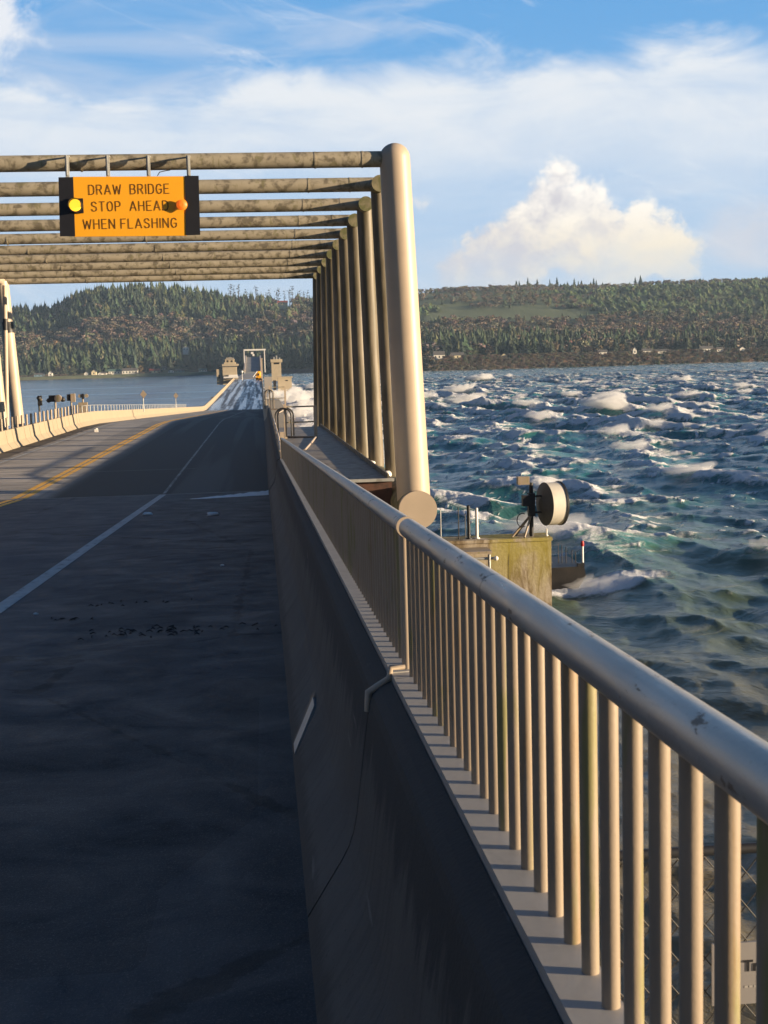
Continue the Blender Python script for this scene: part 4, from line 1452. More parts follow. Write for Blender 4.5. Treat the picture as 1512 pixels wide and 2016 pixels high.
def conifer(seed, layers=9, pts=10, rad=.17, bare=.08, thin=1.0):
    """unit-height conifer crown: ragged drooping skirts with gaps"""
    g = np.random.default_rng(seed)
    V, Fc = [], []
    lean = g.uniform(-.02, .02, 2)
    for k in range(layers):
        f = k / (layers - 1)
        zt = bare + (1 - bare) * ((k + 1.6) / (layers + .6)) ** .95
        zb = bare + (1 - bare) * (k / (layers + .6)) ** .95
        r = rad * (1 - f) ** .8 * g.uniform(.75, 1.15) * thin + .012
        c = g.uniform(-.16, .16, 2) * r + lean * zt
        b = len(V)
        V.append((c[0], c[1], min(zt, 1.0)))
        ph = g.uniform(0, 6.28)
        for j in range(pts):
            a = ph + 2 * math.pi * (j + g.uniform(-.3, .3)) / pts
            rr = r * (g.uniform(.85, 1.35) if j % 2 else g.uniform(.6, .85))
            V.append((c[0] + rr * math.cos(a), c[1] + rr * math.sin(a), zb + g.uniform(-.02, .03) - (.02 if j % 2 else -.02)))
        for j in range(pts): Fc.append((b, b + 1 + j, b + 1 + (j + 1) % pts))
    return np.array(V), np.array(Fc)


def leafcloud(seed, n=70, rx=.30, rz=.36, cz=.60, s=.10):
    """crown of small clumps spread through an uneven volume; a few boughs"""
    g = np.random.default_rng(seed)
    cen = []
    for _ in range(6):
        q = g.normal(size=3); q /= np.linalg.norm(q)
        cen.append(np.array([q[0] * rx * .5, q[1] * rx * .5, cz + q[2] * rz * .5]))
    V, Fc = [], []
    for i in range(n):
        c = cen[g.integers(6)]
        q = g.normal(size=3); q /= np.linalg.norm(q)
        p = c + q * np.array([rx * .55, rx * .55, rz * .55]) * g.uniform(.3, 1) ** .5
        a1 = g.normal(size=3); a1 /= np.linalg.norm(a1)
        a2 = np.cross(a1, g.normal(size=3)); a2 /= np.linalg.norm(a2)
        k = s * g.uniform(.6, 1.3)
        b = len(V)
        V += [p + a1 * k, p - a1 * .5 * k + a2 * .8 * k, p - a1 * .5 * k - a2 * .8 * k]
        Fc.append((b, b + 1, b + 2))
    for i in range(4):
        a = g.uniform(0, 6.28); b = len(V)
        V += [np.array([-.012, 0, 0]), np.array([.012, 0, 0]), np.array([.2 * math.cos(a), .2 * math.sin(a), g.uniform(.6, .85)])]
        Fc.append((b, b + 1, b + 2))
    return np.array(V), np.array(Fc)


CON = [conifer(s, 10, 12, .21 + .03 * (s % 3)) for s in range(6)]
CONL = [conifer(20 + s, 6, 10, .25 + .02 * (s % 3), .02) for s in range(6)]
DEC = [leafcloud(s) for s in range(5)]
DECL = [leafcloud(30 + s, 80, .36, .40, .56, .085) for s in range(4)]

g = np.random.default_rng(5)
houses = [  # px, width m, height m, depth, t from shore, wall, roof kind, label
    (97, 5, 6, 5, 45, 'w', 'white narrow shore cottage at the far left of the beach'),
    (75, 12, 4, 7, 50, 'b', 'pale blue low cottage at the far left of the beach'),
    (168, 5, 4, 6, 55, 'w', 'small white shed left of the yellowish cottage'),
    (183, 6, 6, 6, 50, 'y', 'yellowish white cottage near the middle of the left beach'),
    (201, 9, 3, 6, 60, 'w', 'long low white cottage right of the yellowish one'),
    (195, 5, 3, 4, 22, 'w', 'little white boathouse right at the waterline'),
    (226, 17, 6, 9, 60, 'g', 'broad shore house with a green roof and white walls'),
    (254, 19, 6.5, 9, 50, 'd', 'broad white shore house with a grey roof beside the green-roofed one'),
    (303, 13, 5, 8, 70, 'r', 'low red-brown shore house right of the two broad houses'),
    (324, 9, 4, 7, 110, 'w', 'white cottage set back among trees right of the red house'),
    (335, 7, 3.5, 6, 60, 'w', 'small white beach hut below the set-back cottage'),
    (352, 12, 4, 7, 80, 't', 'teal cottage under dark trees left of the squat tower'),
    (398, 10, 4, 7, 60, 'g', 'small green-roofed cottage close left of the squat tower'),
    (865, 11, 7.5, 9, 40, 'w', 'square white two-storey house on the bluff nearest the truss post'),
    (901, 13, 6, 9, 42, 'y', 'cream house second from the truss post on the bluff'),
    (993, 6, 4, 6, 36, 'y', 'small cream hut at the bluff edge left of the pale lone tree'),
    (1187, 9, 5, 7, 45, 'w', 'white house behind bare trunks in the middle of the bluff'),
    (1250, 4, 7, 4, 40, 'w', 'narrow tall white house on the bluff'),
    (1275, 11, 5, 7, 50, 'w', 'white-gabled house right of the narrow tall one'),
    (1303, 15, 4, 7, 50, 'd', 'low grey-roofed house among shrubs on the bluff'),
    (1392, 14, 6, 8, 48, 'w', 'white house with sloping roof toward the right of the bluff'),
    (1418, 7, 4.5, 6, 60, 'd', 'dim grey house next to the sloping-roofed white one'),
    (1462, 6, 4.5, 6, 45, 'w', 'small bright white house at the right end of the bluff'),
    (560, 15, 6, 8, 420, 'r', 'cream house with reddish roof high on the ridge behind the truss'),
    (366, 8, 6, 8, 250, 'w', 'lone white house halfway up the wooded hill'),
]
HM = {'w': plain('house_white', (0.85, 0.80, 0.70), .7, 0, .05, .3, None, bump=0), 'b': plain('house_blue', (0.22, 0.34, 0.42), .7, 0, .05, .3, None, bump=0),
      'y': plain('house_cream', (0.78, 0.66, 0.42), .7, 0, .05, .3, None, bump=0), 'g': plain('roof_green', (0.10, 0.17, 0.14), .8, 0, .1, .3, None, bump=0),
      'd': plain('roof_grey', (0.13, 0.12, 0.11), .8, 0, .1, .3, None, bump=0), 'r': plain('roof_red', (0.30, 0.07, 0.045), .8, 0, .1, .3, None, bump=0),
      't': plain('house_teal', (0.12, 0.25, 0.26), .8, 0, .1, .3, None, bump=0), 'x': plain('window_dark', (0.03, 0.035, 0.04), .3, 0, .1, .3, None, bump=0)}
hpos = []
for px, w, h, dp, t_, kd, lab in houses:
    w *= 1.2; h *= 1.3
    a = px - 513.0
    for _ in range(3):
        Y = float(shore_D(a)) + t_
        a = float(at(px, 700, Y).x) / Y * 2650
    Y = float(shore_D(a)) + t_
    if t_ > 200: Y = float(shore_D(a)) + (ridge_D(a) - shore_D(a)) * (.93 if px == 560 else .36)
    Y = float(Y)
    X = a / 2650 * Y
    z = float(terrain_z(np.array([X]), np.array([Y]))[0]) - .3
    if px == 366: z += 10
    if px == 560: z += 9
    hpos.append((X, Y, 170.0 if t_ > 200 else 110.0))
    t = thing('house', (X, Y, z), lab, 'house')
    wm = HM[kd] if kd in 'wbyt' else HM['w' if kd != 'r' else 'y']
    rm = HM[kd] if kd in 'gdr' else HM['d']
    eh = h * .58
    mb = MB(); mb.box(X - w / 2, X + w / 2, Y, Y + dp, z - (6 if t_ > 200 else .5), z + eh)
    ridge = kd in 'gdrb' or w > 10
    if ridge:
        mb.poly([(X - w / 2, Y, z + eh), (X - w / 2, Y + dp, z + eh), (X - w / 2, Y + dp / 2, z + h)], [(0, 1, 2)])
        mb.poly([(X + w / 2, Y, z + eh), (X + w / 2, Y + dp, z + eh), (X + w / 2, Y + dp / 2, z + h)], [(1, 0, 2)])
    else:
        mb.poly([(X - w / 2, Y, z + eh), (X + w / 2, Y, z + eh), (X, Y, z + h)], [(0, 1, 2)])
        mb.poly([(X - w / 2, Y + dp, z + eh), (X + w / 2, Y + dp, z + eh), (X, Y + dp, z + h)], [(1, 0, 2)])
    mb.build('wall', wm, t)
    mb = MB(); e = .4; k = .25
    if ridge:
        q = [(X - w / 2 - e, Y - e, z + eh - k + .3), (X + w / 2 + e, Y - e, z + eh - k + .3), (X + w / 2 + e, Y + dp / 2, z + h + .3), (X - w / 2 - e, Y + dp / 2, z + h + .3),
             (X - w / 2 - e, Y + dp + e, z + eh - k + .3), (X + w / 2 + e, Y + dp + e, z + eh - k + .3)]
    else:
        q = [(X - w / 2 - e, Y - e, z + eh - k + .3), (X - w / 2 - e, Y + dp + e, z + eh - k + .3), (X, Y + dp + e, z + h + .3), (X, Y - e, z + h + .3),
             (X + w / 2 + e, Y - e, z + eh - k + .3), (X + w / 2 + e, Y + dp + e, z + eh - k + .3)]
        q = [q[0], q[1], q[2], q[3], q[4], q[5]]
    qb = [(x, y, zz - .22) for x, y, zz in q]
    if ridge: mb.poly(q + qb, [(0, 1, 2, 3), (3, 2, 5, 4), (9, 8, 7, 6), (10, 11, 8, 9), (0, 6, 7, 1), (4, 5, 11, 10)])
    else: mb.poly(q + qb, [(0, 3, 2, 1), (3, 4, 5, 2), (6, 7, 8, 9), (9, 8, 11, 10), (0, 6, 9, 3), (3, 9, 10, 4)])
    mb.build('roof', rm, t)
    nw = max(1, int(w / 4))
    for j in range(nw):
        cx = X - w / 2 + (j + .5) * w / nw
        mb = MB(); mb.box(cx - .7, cx + .7, Y - .06, Y + .02, z + eh * .35, z + eh * .8); mb.build('window', HM['x'], t)

hp = np.array(hpos)


def clear_of_houses(X, Y, r=9.0):
    """keep the view of the houses open: no trees close by or just in front of them"""
    dx = np.abs(X[:, None] - hp[None, :, 0] * (Y[:, None] / hp[None, :, 1]))
    dy = hp[None, :, 1] - Y[:, None]
    return ~((dx < r) & (dy > -9) & (dy < hp[None, :, 2])).any(1)


def tint_of(X, Y, kind, n):
    """own colour of each tree: kind 0 conifer, 1 bare/brown, 2 young plantation"""
    base = np.array([[.042, .064, .031], [.165, .130, .092], [.105, .138, .058]])[kind]
    v = g.uniform(.72, 1.3, (n, 1))
    hue = g.normal(0, .10, (n, 3))
    warm = (g.uniform(0, 1, (n, 1)) < .25) * np.array([[.035, .02, .0]])
    return np.clip(base * v * (1 + hue) + warm * v * (kind == 0)[:, None], .004, .5)


def merged(name, X, Y, Z, H, kind, lib0, lib1, mat):
    Vs, Fs, Cs = [], [], []
    base = 0
    col = tint_of(X, Y, kind, len(X))
    for li, lib in ((0, lib0), (1, lib1)):
        sel = np.where((kind == 1) == bool(li))[0]
        which = g.integers(0, len(lib), len(sel))
        for w in range(len(lib)):
            s = sel[which == w]
            if not len(s): continue
            v, f = lib[w]
            th = g.uniform(0, 6.28, len(s)); wd = g.uniform(.8, 1.7, len(s)) * H[s] ** .7 * 22 ** .3 * np.where(kind[s] == 2, 2.1, 1.0)
            c, sn = np.cos(th), np.sin(th)
            vx = (v[None, :, 0] * c[:, None] - v[None, :, 1] * sn[:, None]) * wd[:, None] + X[s][:, None]
            vy = (v[None, :, 0] * sn[:, None] + v[None, :, 1] * c[:, None]) * wd[:, None] + Y[s][:, None]
            vz = v[None, :, 2] * H[s][:, None] + Z[s][:, None]
            P = np.stack([vx, vy, vz], -1).reshape(-1, 3)
            Vs.append(P)
            Fs.append((f[None] + (np.arange(len(s)) * len(v))[:, None, None] + base).reshape(-1, 3))
            cc = np.repeat(col[s], len(v), 0) * (.9 + .2 * g.random((len(s) * len(v), 1)))
            Cs.append(cc)
            base += len(P)
    return np_mesh(name, np.concatenate(Vs), np.concatenate(Fs), mat, False, {'tint': np.concatenate(Cs)})


# forest: one mass
N = 14500
a_ = g.uniform(-1050, 1500, N)
q_ = g.uniform(0, 1, N)
D0, D1 = shore_D(a_), ridge_D(a_)
t0_ = np.interp(a_, [-1200, 60, 300, 2600], [95, 95, 78, 78])
Yt_ = D0 + t0_ + (D1 + 60 - D0 - t0_) * q_
Xt_ = a_ / 2650 * Yt_
Zt_ = terrain_z(Xt_, Yt_)
patch = lump(Xt_ * .35 + 50, Yt_, 120.0) + .5 * lump(Xt_, Yt_ * 2, 40.0)
right = a_ > 200
q = (Yt_ - D0) / (D1 - D0)
kind = np.where(patch + g.normal(0, .15, N) > .55, 1, 0)
kind = np.where(~right & (q > .42) & (q < .68) & (patch + g.normal(0, .2, N) > -.45), 1, kind)
kind = np.where(right & (q > .28) & (q < .55) & (patch + g.normal(0, .2, N) > -.25), 1, kind)
kind = np.where(right & (q > .48) & (patch < .6) & (np.abs(a_ - 620) > 0), 2, kind)
Hh = np.where(right, np.interp(q, [0, .25, .5, 1], [28, 23, 15, 13]), np.interp(q, [0, .3, .6, 1], [32, 27, 22, 29]))
Hh = Hh * g.uniform(.5, 1.3, N)
Hh = np.where(kind == 1, Hh * .72, Hh)
Hh = np.where(kind == 2, 11 * g.uniform(.85, 1.15, N), Hh)
ok = clear_of_houses(Xt_, Yt_, 7.0) & ~((kind == 2) & (g.random(N) < .35)) & ~((kind == 2) & (lump(Xt_, Yt_ * .6 + 900, 150.0) > .35)) & ~((np.abs(a_ - 50) < 18) & (q > .86))
o = merged('forest', Xt_[ok], Yt_[ok], Zt_[ok] - .5, Hh[ok], kind[ok], CONL, DECL, FOL)
tag(o, 'mixed green and brown forest covering the far hills', 'forest', kind='stuff')

# shrubs of the bluff face, beach and lawns
N = 5200
a_ = g.uniform(180, 1500, N); tq = g.uniform(-1, 34, N)
Yb = shore_D(a_) + tq; Xb = a_ / 2650 * Yb
a2 = g.uniform(-1050, 60, 1200); Yb2 = shore_D(a2) + g.uniform(30, 100, 1200)
Xb = np.concatenate([Xb, a2 / 2650 * Yb2]); Yb = np.concatenate([Yb, Yb2])
ok = clear_of_houses(Xb, Yb, 6.0) | ((Xb > 100) & (Yb - shore_D(Xb / Yb * 2650) < 16))
Xb, Yb = Xb[ok], Yb[ok]
Zb = terrain_z(Xb, Yb)
kd = np.where(g.random(len(Xb)) < .85, 1, 0)
lft = Xb < 100
o = merged('shrubs', Xb, Yb, Zb - .6, np.where(lft, g.uniform(1.5, 4, len(Xb)), g.uniform(2.0, 6.0, len(Xb))), kd, CONL, DECL, FOL)
tag(o, 'brown winter shrubs covering the shore bluff', 'shrubs', kind='stuff')

# individual trees: the front rows
TM = []
for s, (v, f) in enumerate(CON):
    me = np_mesh('crown', v, f, foliage_mat('conifer_foliage', False, [(.022, .038, .020), (.042, .052, .024), (.016, .032, .018), (.03, .046, .022), (.020, .036, .022), (.046, .05, .024)][s]), False, link=False)
    TM.append(me)
DM = []
for s, (v, f) in enumerate([leafcloud(60 + i, 150, .30, .36, .60, .065) for i in range(4)]):
    me = np_mesh('crown', v, f, foliage_mat('bare_twigs', False, [(.14, .095, .06), (.17, .125, .07), (.11, .085, .06), (.16, .12, .055)][s]), False, link=False)
    DM.append(me)
tb = MB(); tb.tube([(0, 0, -.04), (0, 0, .5), (0, 0, .93)], [.016, .009, .003], 5)
trunk_me = tb.mesh('trunk'); trunk_me.materials.append(BARK)
SKM = []
for i in range(3):
    gg = np.random.default_rng(90 + i)
    Vv, Ff = [], []
    for k in range(34):
        zz = gg.uniform(.35, 1.0); p = np.array([gg.normal(0, .035), gg.normal(0, .035), zz])
        a1 = gg.normal(size=3); a1 /= np.linalg.norm(a1); b1 = np.cross(a1, gg.normal(size=3)); b1 /= np.linalg.norm(b1)
        s = .035; b = len(Vv); Vv += [p + a1 * s, p - a1 * .5 * s + b1 * s, p - a1 * .5 * s - b1 * s]; Ff.append((b, b + 1, b + 2))
    SKM.append(np_mesh('crown', np.array(Vv), np.array(Ff), foliage_mat('sparse_pine_foliage', False, (.05, .055, .03)), False, link=False))


def tree(name, X, Y, z, H, me, wd, label, cat, group, th=0.0):
    t = bpy.data.objects.new(name, None); COL.objects.link(t)
    t.location = (X, Y, z); t.scale = (H * wd, H * wd, H); t.rotation_euler[2] = th
    tag(t, label, cat, group)
    for nm, mm in (('trunk', trunk_me), ('crown', me)):
        c = bpy.data.objects.new(nm, mm); COL.objects.link(c); c.parent = t
    return t


def row(n, amin, amax, tmin, tmax, hmin, hmax, kindp, side):
    a_ = np.sort(g.uniform(amin, amax, n)); t_ = g.uniform(tmin, tmax, n)
    Y = shore_D(a_) + t_; X = a_ / 2650 * Y; Z = terrain_z(X, Y)
    ok = clear_of_houses(X, Y, 6.5)
    for i in range(n):
        if not ok[i]: continue
        H = float(g.uniform(hmin, hmax))
        th = float(g.uniform(0, 6.28)); wd = float(g.uniform(.8, 1.35))
        if g.random() < kindp:
            tree('conifer_tree', float(X[i]), float(Y[i]), float(Z[i]) - .4, H, TM[int(g.integers(6))], wd,
                 'dark conifer in the front row of trees on the ' + side + ' shore', 'tree', 'conifers along the ' + side + ' shore', th)
        else:
            tree('bare_tree', float(X[i]), float(Y[i]), float(Z[i]) - .4, H * .62, DM[int(g.integers(4))], wd * 1.1,
                 'brown bare-branched tree in the front row on the ' + side + ' shore', 'tree', 'bare trees along the ' + side + ' shore', th)


row(125, -520, 110, 66, 135, 18, 33, .72, 'left')
row(130, 300, 1040, 60, 110, 15, 29, .84, 'right')
for i, px in enumerate((456, 463, 472, 486, 492, 505, 524, 531, 545, 549, 560, 569, 575, 590, 597, 605)):
    a = px - 513.0
    Y = float(ridge_D(a)) - 40
    X = (a + 4) / 2650 * Y; z = float(terrain_z(np.array([X]), np.array([Y]))[0]) + 2
    tree('thin_pine', X, Y, z, float(g.uniform(28, 44)), SKM[i % 3], 1.0,
         'tall thin sparse pine standing clear of the ridge line behind the truss', 'tree', 'thin pines on the ridge', float(g.uniform(0, 6)))
for i in range(22):
    a = float(g.uniform(470, 760)); Y = float(ridge_D(a)) + 15; X = a / 2650 * Y
    z = float(terrain_z(np.array([X]), np.array([Y]))[0])
    tree('ridge_conifer', X, Y, z, float(g.uniform(15, 27)), TM[int(g.integers(6))], .9,
         'dark conifer breaking the skyline on the right-hand ridge', 'tree', 'conifers on the right-hand skyline', float(g.uniform(0, 6)))
# pale lone tree on the bluff
a = 1100 - 513 - 2.0
Y = float(shore_D(a)) + 20; X = a / 2650 * Y
tree('bare_tree', X, Y, float(terrain_z(np.array([X]), np.array([Y]))[0]), 19, DM[1], .62, 'pale golden lone tree standing out on the bluff', 'tree', None)

# ------------------------------------------------------------------ the sea
def fft_tile(L, N, wdir, Lp, seed, Hs, lam, spread=2.0, lmin=0.6):
    gg = np.random.default_rng(seed)
    k1 = 2 * np.pi * np.fft.fftfreq(N, L / N)
    KX, KY = np.meshgrid(k1, k1, indexing='xy')
    K = np.sqrt(KX ** 2 + KY ** 2); K[0, 0] = 1
    kp = 2 * np.pi / Lp
    cosf = (KX * wdir[0] + KY * wdir[1]) / K
    S = K ** -4.0 * np.exp(-1.25 * (kp / K) ** 2) * np.exp(-(K * lmin / 6.28) ** 2)
    S *= np.clip(cosf, 0, 1) ** (2 * spread) + .012
    S[0, 0] = 0
    S[K < kp * .45] = 0
    h = (gg.normal(size=(N, N)) + 1j * gg.normal(size=(N, N))) * np.sqrt(S / 2)
    hh = np.fft.ifft2(h)
    sd = hh.real.std(); h = h * (Hs / 4 / sd)
    z = np.fft.ifft2(h).real
    dx = np.fft.ifft2(1j * KX / K * h).real
    dy = np.fft.ifft2(1j * KY / K * h).real
    Jxx = 1 - lam * np.fft.ifft2(KX * KX / K * h).real
    Jyy = 1 - lam * np.fft.ifft2(KY * KY / K * h).real
    Jxy = -lam * np.fft.ifft2(KX * KY / K * h).real
    J = Jxx * Jyy - Jxy ** 2
    return dict(L=L, N=N, z=z, dx=lam * dx, dy=lam * dy, J=J)


def samp(t, name, x, y):
    a = t[name]; N = t['N']
    fx = (x / t['L'] * N) % N; fy = (y / t['L'] * N) % N
    i0 = np.floor(fx).astype(int) % N; j0 = np.floor(fy).astype(int) % N
    i1 = (i0 + 1) % N; j1 = (j0 + 1) % N
    u = fx - np.floor(fx); v = fy - np.floor(fy)
    return (a[j0, i0] * (1 - u) * (1 - v) + a[j0, i1] * u * (1 - v) + a[j1, i0] * (1 - u) * v + a[j1, i1] * u * v)


wd_ = np.array([-.86, -.51])
TA = fft_tile(233.0, 512, wd_, 36.0, 4, 3.0, 1.15, 1.5, 1.6)
TB = fft_tile(67.0, 384, wd_, 8.0, 8, 0.34, 1.2, 1.0, .4)
# foam left behind a breaking crest, drawn out along the wind
def foam_of(T, thr, width, steps, dec, px_step):
    lo, hi = np.quantile(T['J'], [thr, thr + width])
    f = np.clip((hi - T['J']) / (hi - lo), 0, 1)
    base = f.copy(); out = f.copy()
    cell = T['L'] / T['N']
    for k in range(1, steps):
        sx = int(round(-wd_[0] * px_step * k / cell)); sy = int(round(-wd_[1] * px_step * k / cell))
        out = np.maximum(out, np.roll(np.roll(base, sy, 0), sx, 1) * dec ** k)
        out = np.maximum(out, np.roll(np.roll(base, -sy // 2, 0), -sx // 2, 1) * (dec ** (k * 1.5)))
    return out


TA['foam'] = foam_of(TA, 0.035, 0.06, 12, .90, .6)
TB['foam'] = foam_of(TB, 0.004, 0.02, 5, .8, .3)

def sea_xy():
    r = [14.0]
    while r[-1] < 4200:
        q = r[-1]
        r.append(q + max(.30, q * .0058 if q < 1700 else q * .03))
    r = np.array(r)
    dense = np.arange(-.245, .46, .00125)
    left = np.concatenate([np.arange(-math.pi, -.6, .05), np.arange(-.6, -.245, .008)])
    rightp = np.concatenate([np.arange(.46, .9, .006), np.arange(.9, math.pi + .049, .05)])
    return r, np.concatenate([left, dense, rightp])


Rr, Th = sea_xy()
TH_, RR_ = np.meshgrid(Th, Rr)
X0 = RR_ * np.sin(TH_); Y0 = RR_ * np.cos(TH_)


def sea_amp(X, Y):
    """rough on the windward side of the bridge, sheltered on its lee side"""
    s = np.clip((X + 16) / 22, 0, 1)
    s = s * s * (3 - 2 * s)
    big = .75 + .35 * lump(X, Y, 150.0)
    near = np.clip((Y - 10) / 80, .35, 1)
    return (.10 + .90 * s) * np.clip(big, .45, 1.25) * near, s


AM, SIDE = sea_amp(X0, Y0)
fade = np.clip(1.15 - RR_ / 2600, .25, 1)
xa, ya = X0 + 6 * lump(X0, Y0, 300.0), Y0 + 6 * lump(Y0, X0, 280.0)
zz = AM * fade * samp(TA, 'z', xa, ya)
ddx = AM * fade * samp(TA, 'dx', xa, ya); ddy = AM * fade * samp(TA, 'dy', xa, ya)
fineA = np.clip(1.4 - RR_ / 420, .12, 1) * (.25 + .75 * SIDE)
xb, yb = .83 * X0 - .55 * Y0, .55 * X0 + .83 * Y0
zz += fineA * samp(TB, 'z', X0, Y0)
ddx += fineA * samp(TB, 'dx', X0, Y0); ddy += fineA * samp(TB, 'dy', X0, Y0)
wild = np.clip((RR_ - 50) / 60, .12, 1) * SIDE * np.clip(1.15 - RR_ / 1500, .45, 1)
foam = samp(TA, 'foam', xa, ya) * np.clip((AM - .30) * 2.5, 0, 1) * wild
foam = np.maximum(foam, .95 * samp(TB, 'foam', X0, Y0) * wild * np.clip(lump(X0, Y0, 45.0) * 1.5 + .6, 0, 1))
# surf against the pontoons and the float
surf = np.clip(1 - np.abs(X0 - 9) / 12, 0, 1) * np.clip((Y0 - 150) / 80, 0, 1) * np.clip((620 - Y0) / 60, 0, 1)
foam = np.maximum(foam, np.clip(surf * (1.0 + .5 * lump(X0, Y0, 12.0)), 0, 1))
df = np.clip(1 - np.hypot((X0 - 18.5) / 5.5, (Y0 - 74.5) / 3.0), 0, 1) * 1.4
foam = np.maximum(foam, np.clip(df + df * .6 * lump(X0, Y0, 2.0), 0, 1))
sh = np.clip(1 - np.abs(Y0 - (shore_D(X0 / np.maximum(Y0, 1) * 2650) - 4)) / 10, 0, 1) * (lump(X0, Y0, 60.0) > .1) * (Y0 > 500)
foam = np.maximum(foam, sh * .9)
zz = zz + foam * np.clip(1.4 - RR_ / 900, .2, 1) * (.06 + .55 * np.abs(samp(TB, 'z', 4.1 * X0 + 9, 4.1 * Y0)))
V = np.stack([X0 + ddx, Y0 + ddy, zz], -1).reshape(-1, 3)
nr_, nt_ = len(Rr), len(Th)
idx = np.arange(nr_ * nt_).reshape(nr_, nt_)
Fq = np.stack([idx[:-1, :-1], idx[:-1, 1:], idx[1:, 1:], idx[1:, :-1]], -1).reshape(-1, 4)


def sea_mat():
    mt, t, bs = new_mat('storm_sea')
    P = t.node('ShaderNodeNewGeometry').outputs['Position']
    x, y, z = t.sep(P)[:3]
    fo = t.node('ShaderNodeAttribute', attribute_name='foam').outputs['Fac']
    rg = t.node('ShaderNodeAttribute', attribute_name='rough').outputs['Fac']
    # streaks lie along the wind
    al = t.add(t.mul(x, .86), t.mul(y, .51)); ac = t.add(t.mul(x, -.51), t.mul(y, .86))
    pw = t.xyz(t.mul(al, .35), t.mul(ac, 1.1), z)
    n1 = t.noise(pw, 1.0, 10.0, .68, .8)
    n2 = t.noise(P, 2.6, 8.0, .7, .3)
    big = t.noise(t.scalev(P, .02, .02, 0), 1.0, 4.0, .55)
    st = t.noise(t.xyz(t.mul(al, .07), t.mul(ac, .5), 3.0), 1.0, 9.0, .66, .5)
    fine = t.noise(t.xyz(t.mul(al, 1.2), t.mul(ac, .6), 0.0), 1.0, 9.0, .66, .4)
    tx = t.add(t.mul(n1, .6), t.mul(n2, .4))
    m_ = t.ss(t.add(t.mul(fo, 1.25), t.mul(t.sub(tx, .5), 1.5)), .26, .66)
    m2 = t.mul(t.ss(st, .55, .78), t.mul(rg, .34))
    mm = t.mx(m_, m2)
    lee = t.noise(t.scalev(P, .004, .03, 0), 1.0, 5.0, .6, .4)
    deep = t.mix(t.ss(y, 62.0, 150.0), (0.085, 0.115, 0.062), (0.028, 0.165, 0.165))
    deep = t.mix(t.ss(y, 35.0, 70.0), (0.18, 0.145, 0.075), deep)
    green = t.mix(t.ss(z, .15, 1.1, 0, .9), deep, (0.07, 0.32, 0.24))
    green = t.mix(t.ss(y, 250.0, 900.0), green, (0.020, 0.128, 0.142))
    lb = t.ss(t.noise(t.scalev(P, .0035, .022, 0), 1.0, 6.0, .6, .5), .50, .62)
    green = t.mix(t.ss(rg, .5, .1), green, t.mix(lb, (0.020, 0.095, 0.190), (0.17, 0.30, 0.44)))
    col = t.mix(mm, green, (0.97, 0.975, 0.97))
    t._in(bs.inputs['Base Color'], col)
    t._in(bs.inputs['Roughness'], t.mr(mm, 0, 1, .16, .85))
    bs.inputs['IOR'].default_value = 1.33
    bs.inputs['Specular IOR Level'].default_value = 0.42
    t._in(bs.inputs['Subsurface Weight'], t.mul(mm, .55))
    bs.inputs['Subsurface Radius'].default_value = (1, 1, 1)
    bs.inputs['Subsurface Scale'].default_value = 0.15
    t._in(bs.inputs['Normal'], t.bump(t.add(t.mul(fine, .8), t.mul(mm, t.add(.5, t.mul(n2, 3.0)))), t.mul(t.mr(rg, 0, 1, .5, .75), t.mx(rg, t.ss(lee, .35, .6))), t.mr(y, 60.0, 900.0, .20, 1.2)))
    return mt


o = np_mesh('water', V, Fq, sea_mat(), True, {'foam': foam.ravel(), 'rough': SIDE.ravel()})
tag(o, kind='structure')

# --- spray torn off the breaking crests
J = samp(TA, 'J', xa, ya)
cand = (J < np.quantile(TA['J'], .02)) & (X0 > 9) & (RR_ > 85) & (RR_ < 1100) & (AM > .5) & (zz > .3) & (TH_ < .46) & (TH_ > .02)
ci = np.argwhere(cand)
g2 = np.random.default_rng(21)
g2.shuffle(ci)
chosen = []
for i, j in ci:
    p = np.array([V.reshape(nr_, nt_, 3)[i, j, 0], V.reshape(nr_, nt_, 3)[i, j, 1], zz[i, j]])
    if g2.random() > min(1, 130.0 / p[1]): continue
    if all(np.hypot(*(p[:2] - c[:2])) > 9 + p[1] * .05 for c in chosen):
        chosen.append(p)
    if len(chosen) >= 46: break


def ico(sub):
    mb_ = MB(); mb_.ball((0, 0, 0), 1.0, sub)
    return np.array(mb_.v), np.array(mb_.f)


IV, IF = ico(3)
SV, SF = [], []


def fbm3(p, seed):
    gg = np.random.default_rng(seed); v = 0
    for o_ in range(4):
        k = gg.normal(size=(3, 3)) * 1.9 ** o_ * 1.5; ph = gg.uniform(0, 6.28, 3)
        v = v + (np.sin(p @ k.T + ph).prod(1)) / 1.55 ** o_
    return v


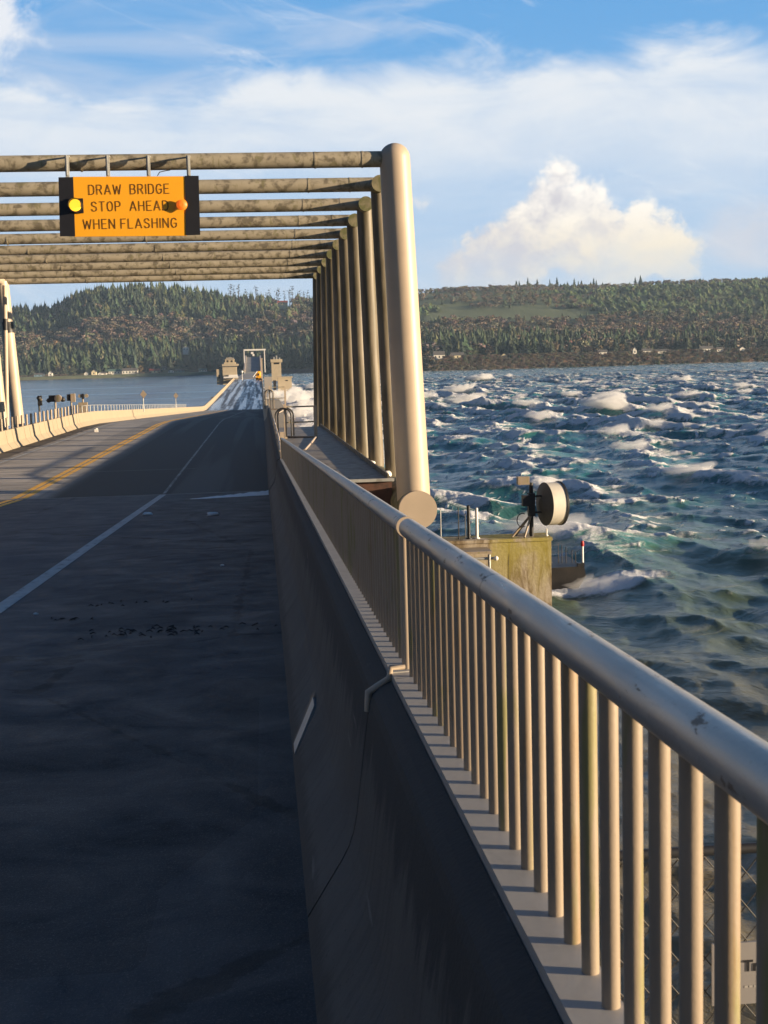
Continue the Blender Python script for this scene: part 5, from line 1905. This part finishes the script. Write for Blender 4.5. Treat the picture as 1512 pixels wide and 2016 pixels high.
def plume(c, ln, wdt, ht, seed):
    """one torn body of spray: steep on the weather side, drawn out to leeward"""
    d = np.array([-.88, -.47, 0]); e = np.array([-.47, .88, 0])
    n = fbm3(IV, seed)
    r = 1 + .42 * n
    P = IV * r[:, None]
    t_ = (P[:, 0] + 1) / 2
    prof = np.clip(1.15 - .75 * t_, .15, 1.2)
    Q = (c[None] + d[None] * ((P[:, 0] * .5 + .36) * ln)[:, None] + e[None] * (P[:, 1] * wdt * (.7 + .5 * t_))[:, None]
         + np.array([0, 0, 1.0])[None] * (P[:, 2] * ht * prof)[:, None])
    SV.append(Q); SF.append(IF[:, ::-1] + len(IV) * len(SF))


sd_ = 100
for c in chosen:
    k = g2.choice([.5, .6, .8, 1.0, 1.4])
    s_ = 1 + c[1] * .0012
    sd_ += 1
    plume(c + np.array([0, 0, -.1 * k]), 6.0 * k * s_, 1.5 * k * s_, 1.1 * k * s_, sd_)
    plume(c + np.array([-2.4, 1.8, -.1]) * k * s_, 3.4 * k * s_, 1.0 * k * s_, .9 * k * s_, sd_ + 500)
for _ in range(30):
    y = g2.uniform(170, 540); k = g2.uniform(.7, 1.8); sd_ += 1
    plume(np.array([g2.uniform(7, 16), y, .5]), 6 * k, 2.6 * k, 2.4 * k, sd_)
for x in (18.4, 19.6, 21.2):
    sd_ += 1
    plume(np.array([x, 74.3, .15]), 2.0, .7, .55, sd_)


def spray_mat():
    mt = bpy.data.materials.new('wind_blown_spray'); mt.use_nodes = True; mt.node_tree.nodes.clear(); t = NT(mt.node_tree)
    vol = t.node('ShaderNodeVolumePrincipled', {'Color': (1.0, 1.0, 1.0), 'Density': 0.42, 'Anisotropy': 0.0})
    out = t.node('ShaderNodeOutputMaterial'); t.l.new(vol.outputs[0], out.inputs['Volume'])
    return mt


o = np_mesh('spray', np.concatenate(SV), np.concatenate(SF), spray_mat(), True)
tag(o, 'white spray blown off the wave crests', 'spray', kind='stuff')
print('sea verts', len(V), 'plumes', len(chosen))

# ------------------------------------------------------------------ haze over the fjord
mb = MB(); mb.box(-4400, 4400, -4400, 4400, -5.5, 235)
mt = bpy.data.materials.new('haze'); mt.use_nodes = True; mt.node_tree.nodes.clear(); t = NT(mt.node_tree)
vol = t.node('ShaderNodeVolumePrincipled', {'Color': (.55, .75, 1.0), 'Density': 6e-5, 'Anisotropy': 0.0})
out = t.node('ShaderNodeOutputMaterial'); t.l.new(vol.outputs[0], out.inputs['Volume'])
tag(mb.build('haze', mt), 'thin blue haze over the water and far hills', 'haze', kind='stuff')
